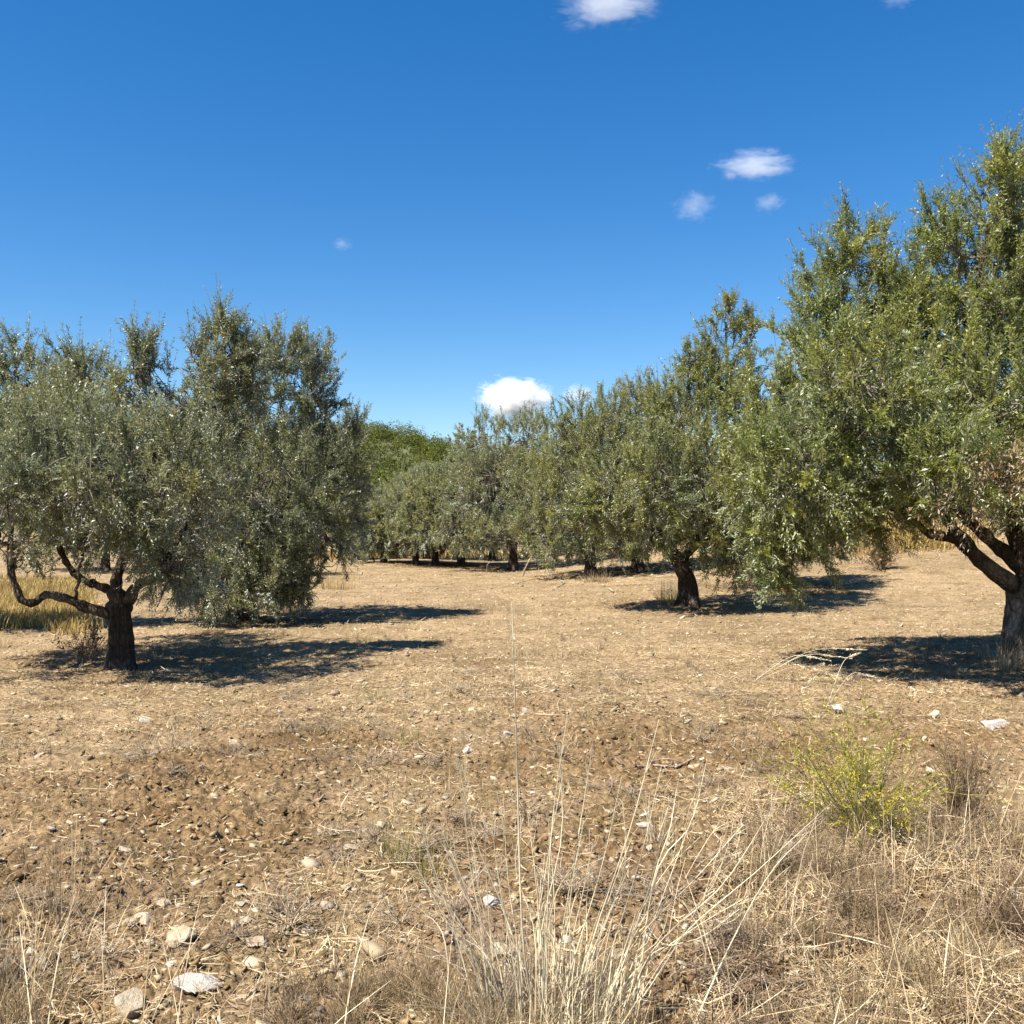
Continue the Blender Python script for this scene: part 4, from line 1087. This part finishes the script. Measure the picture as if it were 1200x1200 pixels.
# grasses with feathery seed heads before the big tree's shadow
for i, (px, py, lab, tips_) in enumerate([
        (880, 800, 'arching grass with feathery seed heads in front of the big tree shadow', [(985, 768), (960, 770), (1000, 758), (940, 782), (975, 790)]),
        (968, 826, 'two-stemmed seed-head grass at the near edge of the big tree shadow', [(1018, 792), (1012, 770), (955, 800)])]):
    p = at(px, py); dd = p[1] - 0.1
    g = Geo(); rng = np.random.RandomState(800 + i); heads = Geo()
    for (tx, ty) in tips_:
        tip = np.array([(tx - 600) / F * dd, dd + rng.uniform(-.2, .2), HC + (HZ - ty) / F * dd]) - p
        mid = tip * 0.55 + np.array([0, 0, 0.12])
        q_ = smooth_path([(0, 0, -0.02), mid, tip], 12)
        g.add(*tubes(q_[None], np.linspace(0.0022, 0.0012, 12)[None], 4))
        nseed = 26
        s = q_[-5] + (q_[-1] - q_[-5]) * rng.uniform(size=(nseed, 1))
        v, q = leaves(s, np.tile(nrm(q_[-1] - q_[-5]), (nseed, 1)), np.full(nseed, 0.05), np.zeros((nseed, 3)), 2, 0.035, 0.007, rng, open_=0.4)
        heads.add(v, q)
    st = g.build('seed_grass', M_PALE, None, p); tag(st, lab, 'grass', 'grasses with seed heads')
    heads.build('seed_heads', M_PALE, st)

# fallen dead branches by the middle trees
for i, (pts, r, lab) in enumerate([
        ([(612, 676), (618, 660), (633, 638), (642, 628)], 0.028, 'thick bare broken branch leaning against the tree with bare grey branches'),
        ([(570, 672), (572, 661), (580, 656)], 0.016, 'short bent bare stick standing near the round-crowned tree foot'),
        ([(648, 692), (660, 683), (632, 680), (600, 686)], 0.02, 'fallen dead branch lying in shade below the middle trees'),
        ([(745, 902), (762, 897), (790, 900), (812, 896)], 0.012, 'pale fallen stick lying on the soil right of the tall dry tuft')]):
    p0 = at(*pts[0]); d = p0[1]; rng = np.random.RandomState(900 + i)
    pp = [np.array([(x - 600) / F * d, d + rng.uniform(-.2, .2) * (k > 0), HC + (HZ - y) / F * d]) - p0 for k, (x, y) in enumerate(pts)]
    if i >= 2:
        pp = [at(x, y) + np.array([0, 0, r * 0.8]) - p0 for x, y in pts]
    pc, R = limb_geo(pp, r, r * 0.45, rng, n=22, wob=0.03 if i < 3 else 0.01)
    g = Geo(); g.add(*tubes(pc[None], R[None], 8))
    for j in range(6):
        s = pc[rng.randint(4, 21)]; e = s + rng.normal(0, 1, 3) * np.array([.5, .4, .3]) * (6 * r + .1)
        if i >= 2: e[2] = abs(e[2]) * 0.3 + s[2]
        g.add(*tubes(smooth_path([s, (s + e) / 2 + rng.normal(0, .02, 3), e], 7)[None], np.linspace(r * 0.35, r * 0.12, 7)[None], 5))
    o = g.build('fallen_branch', M_GREYTWIG, None, p0, smooth=True)
    tag(o, lab, 'dead branch', 'fallen dead branches')

# ------------------------------------------------------------------ clouds
def cloud_mat(dens, seed, scale, thr):
    m, nt, N, L = new_mat('cloud_vapour')
    v = obj_vec(nt)
    mp = N.new('ShaderNodeMapping'); L.new(v, mp.inputs['Vector']); mp.inputs['Location'].default_value = (seed * 3.7, seed * 1.3, seed)
    n1 = noise(nt, mp.outputs[0], scale, 9, 0.66, 0.4)
    ln = N.new('ShaderNodeVectorMath'); ln.operation = 'LENGTH'; L.new(v, ln.inputs[0])
    f = N.new('ShaderNodeMath'); f.operation = 'MULTIPLY_ADD'; L.new(ln.outputs['Value'], f.inputs[0]); f.inputs[1].default_value = -0.62; f.inputs[2].default_value = 0.62 - thr
    s = N.new('ShaderNodeMath'); s.operation = 'ADD'; L.new(n1, s.inputs[0]); L.new(f.outputs[0], s.inputs[1])
    k = N.new('ShaderNodeMapRange'); L.new(s.outputs[0], k.inputs['Value']); k.inputs['From Min'].default_value = 0.34; k.inputs['From Max'].default_value = 0.62
    k.inputs['To Max'].default_value = dens
    p = N.new('ShaderNodeVolumePrincipled'); p.inputs['Color'].default_value = (0.97, 0.97, 0.97, 1); p.inputs['Anisotropy'].default_value = 0.0
    L.new(k.outputs['Result'], p.inputs['Density'])
    o = N.new('ShaderNodeOutputMaterial'); L.new(p.outputs[0], o.inputs['Volume'])
    m.cycles.homogeneous_volume = False
    m.cycles.volume_step_rate = 0.5
    return m
CLOUDS = [  # centre px, py, half width px, half height px, distance, density, label
    (604, 468, 62, 38, 2600, 0.075, 0.38, 'bright white cloud low in the sky above the round-crowned olive'),
    (678, 463, 34, 22, 2600, 0.02, 0.42, 'small white cloud tail right of the bright low cloud'),
    (886, 192, 76, 22, 1800, 0.015, 0.42, 'flat oval white cloud in the right half of the sky'),
    (815, 240, 50, 34, 1800, 0.010, 0.50, 'hooked wispy cloud below and left of the flat oval cloud'),
    (903, 236, 34, 20, 1800, 0.012, 0.46, 'faint small wisp below the flat oval cloud'),
    (716, -2, 100, 34, 1500, 0.014, 0.42, 'broad white cloud cut by the top edge of the view'),
    (1054, -8, 40, 20, 1500, 0.010, 0.46, 'small white cloud cut by the top edge at the right'),
    (400, 285, 24, 14, 1800, 0.009, 0.46, 'tiny faint wisp of cloud alone in the left sky'),
]
for i, (px, py, hw, hh, d, den, thr, lab) in enumerate(CLOUDS):
    bm = bmesh.new(); bmesh.ops.create_icosphere(bm, subdivisions=3, radius=1.0)
    me = bpy.data.meshes.new('cloud'); bm.to_mesh(me); bm.free()
    me.materials.append(cloud_mat(den, 3 + i, 3.1, thr))
    s = d / F
    o = link('cloud', me, None, ((px - 600) * s, d, HC + (HZ - py) * s))
    o.scale = (hw * s, hw * s * 0.8, hh * s)
    tag(o, lab, 'cloud', 'white clouds')

# ------------------------------------------------------------------ light, sky, camera
ldir = Vector((math.cos(SUN_AZ) * math.cos(SUN_EL), math.sin(SUN_AZ) * math.cos(SUN_EL), -math.sin(SUN_EL)))
sun = bpy.data.lights.new('sun', 'SUN'); sun.energy = 5.0; sun.angle = math.radians(0.53); sun.color = (1.0, 0.95, 0.87)
so = bpy.data.objects.new('sun', sun); COL.objects.link(so)
so.rotation_euler = ldir.to_track_quat('-Z', 'Y').to_euler(); so.location = (-20, -5, 30)

w = bpy.data.worlds.new('World'); sc.world = w; w.use_nodes = True
nt = w.node_tree; nt.nodes.clear()
sky = nt.nodes.new('ShaderNodeTexSky'); sky.sky_type = 'NISHITA'; sky.sun_disc = False
sky.sun_elevation = SUN_EL
tosun = -ldir
sky.sun_rotation = math.atan2(tosun.x, tosun.y)      # clockwise from +Y
sky.altitude = 200; sky.air_density = 1.0; sky.dust_density = 0.15; sky.ozone_density = 3.0
hs = nt.nodes.new('ShaderNodeHueSaturation'); hs.inputs['Hue'].default_value = 0.504; hs.inputs['Saturation'].default_value = 1.38
bgn = nt.nodes.new('ShaderNodeBackground'); bgn.inputs['Strength'].default_value = 0.065
ow = nt.nodes.new('ShaderNodeOutputWorld')
nt.links.new(sky.outputs[0], hs.inputs['Color']); nt.links.new(hs.outputs[0], bgn.inputs['Color']); nt.links.new(bgn.outputs[0], ow.inputs['Surface'])

cam = bpy.data.cameras.new('camera'); co = bpy.data.objects.new('camera', cam); COL.objects.link(co)
cam.sensor_width = 36; cam.sensor_height = 36; cam.sensor_fit = 'HORIZONTAL'
cam.angle = 2 * math.atan(600 / F)
cam.clip_start = 0.05; cam.clip_end = 20000
pitch = math.atan((HZ - 600) / F)
co.location = (0, 0, HC); co.rotation_euler = (math.pi / 2 + pitch, 0, 0)
sc.camera = co
sc.view_settings.view_transform = 'Standard'; sc.view_settings.look = 'None'
sc.view_settings.exposure = 1.32; sc.view_settings.gamma = 1.0
cy = sc.cycles
cy.max_bounces = 6; cy.diffuse_bounces = 3; cy.glossy_bounces = 2; cy.transmission_bounces = 4; cy.transparent_max_bounces = 8; cy.volume_bounces = 5
cy.use_denoising = True
cy.use_adaptive_sampling = False
cy.sample_clamp_indirect = 6
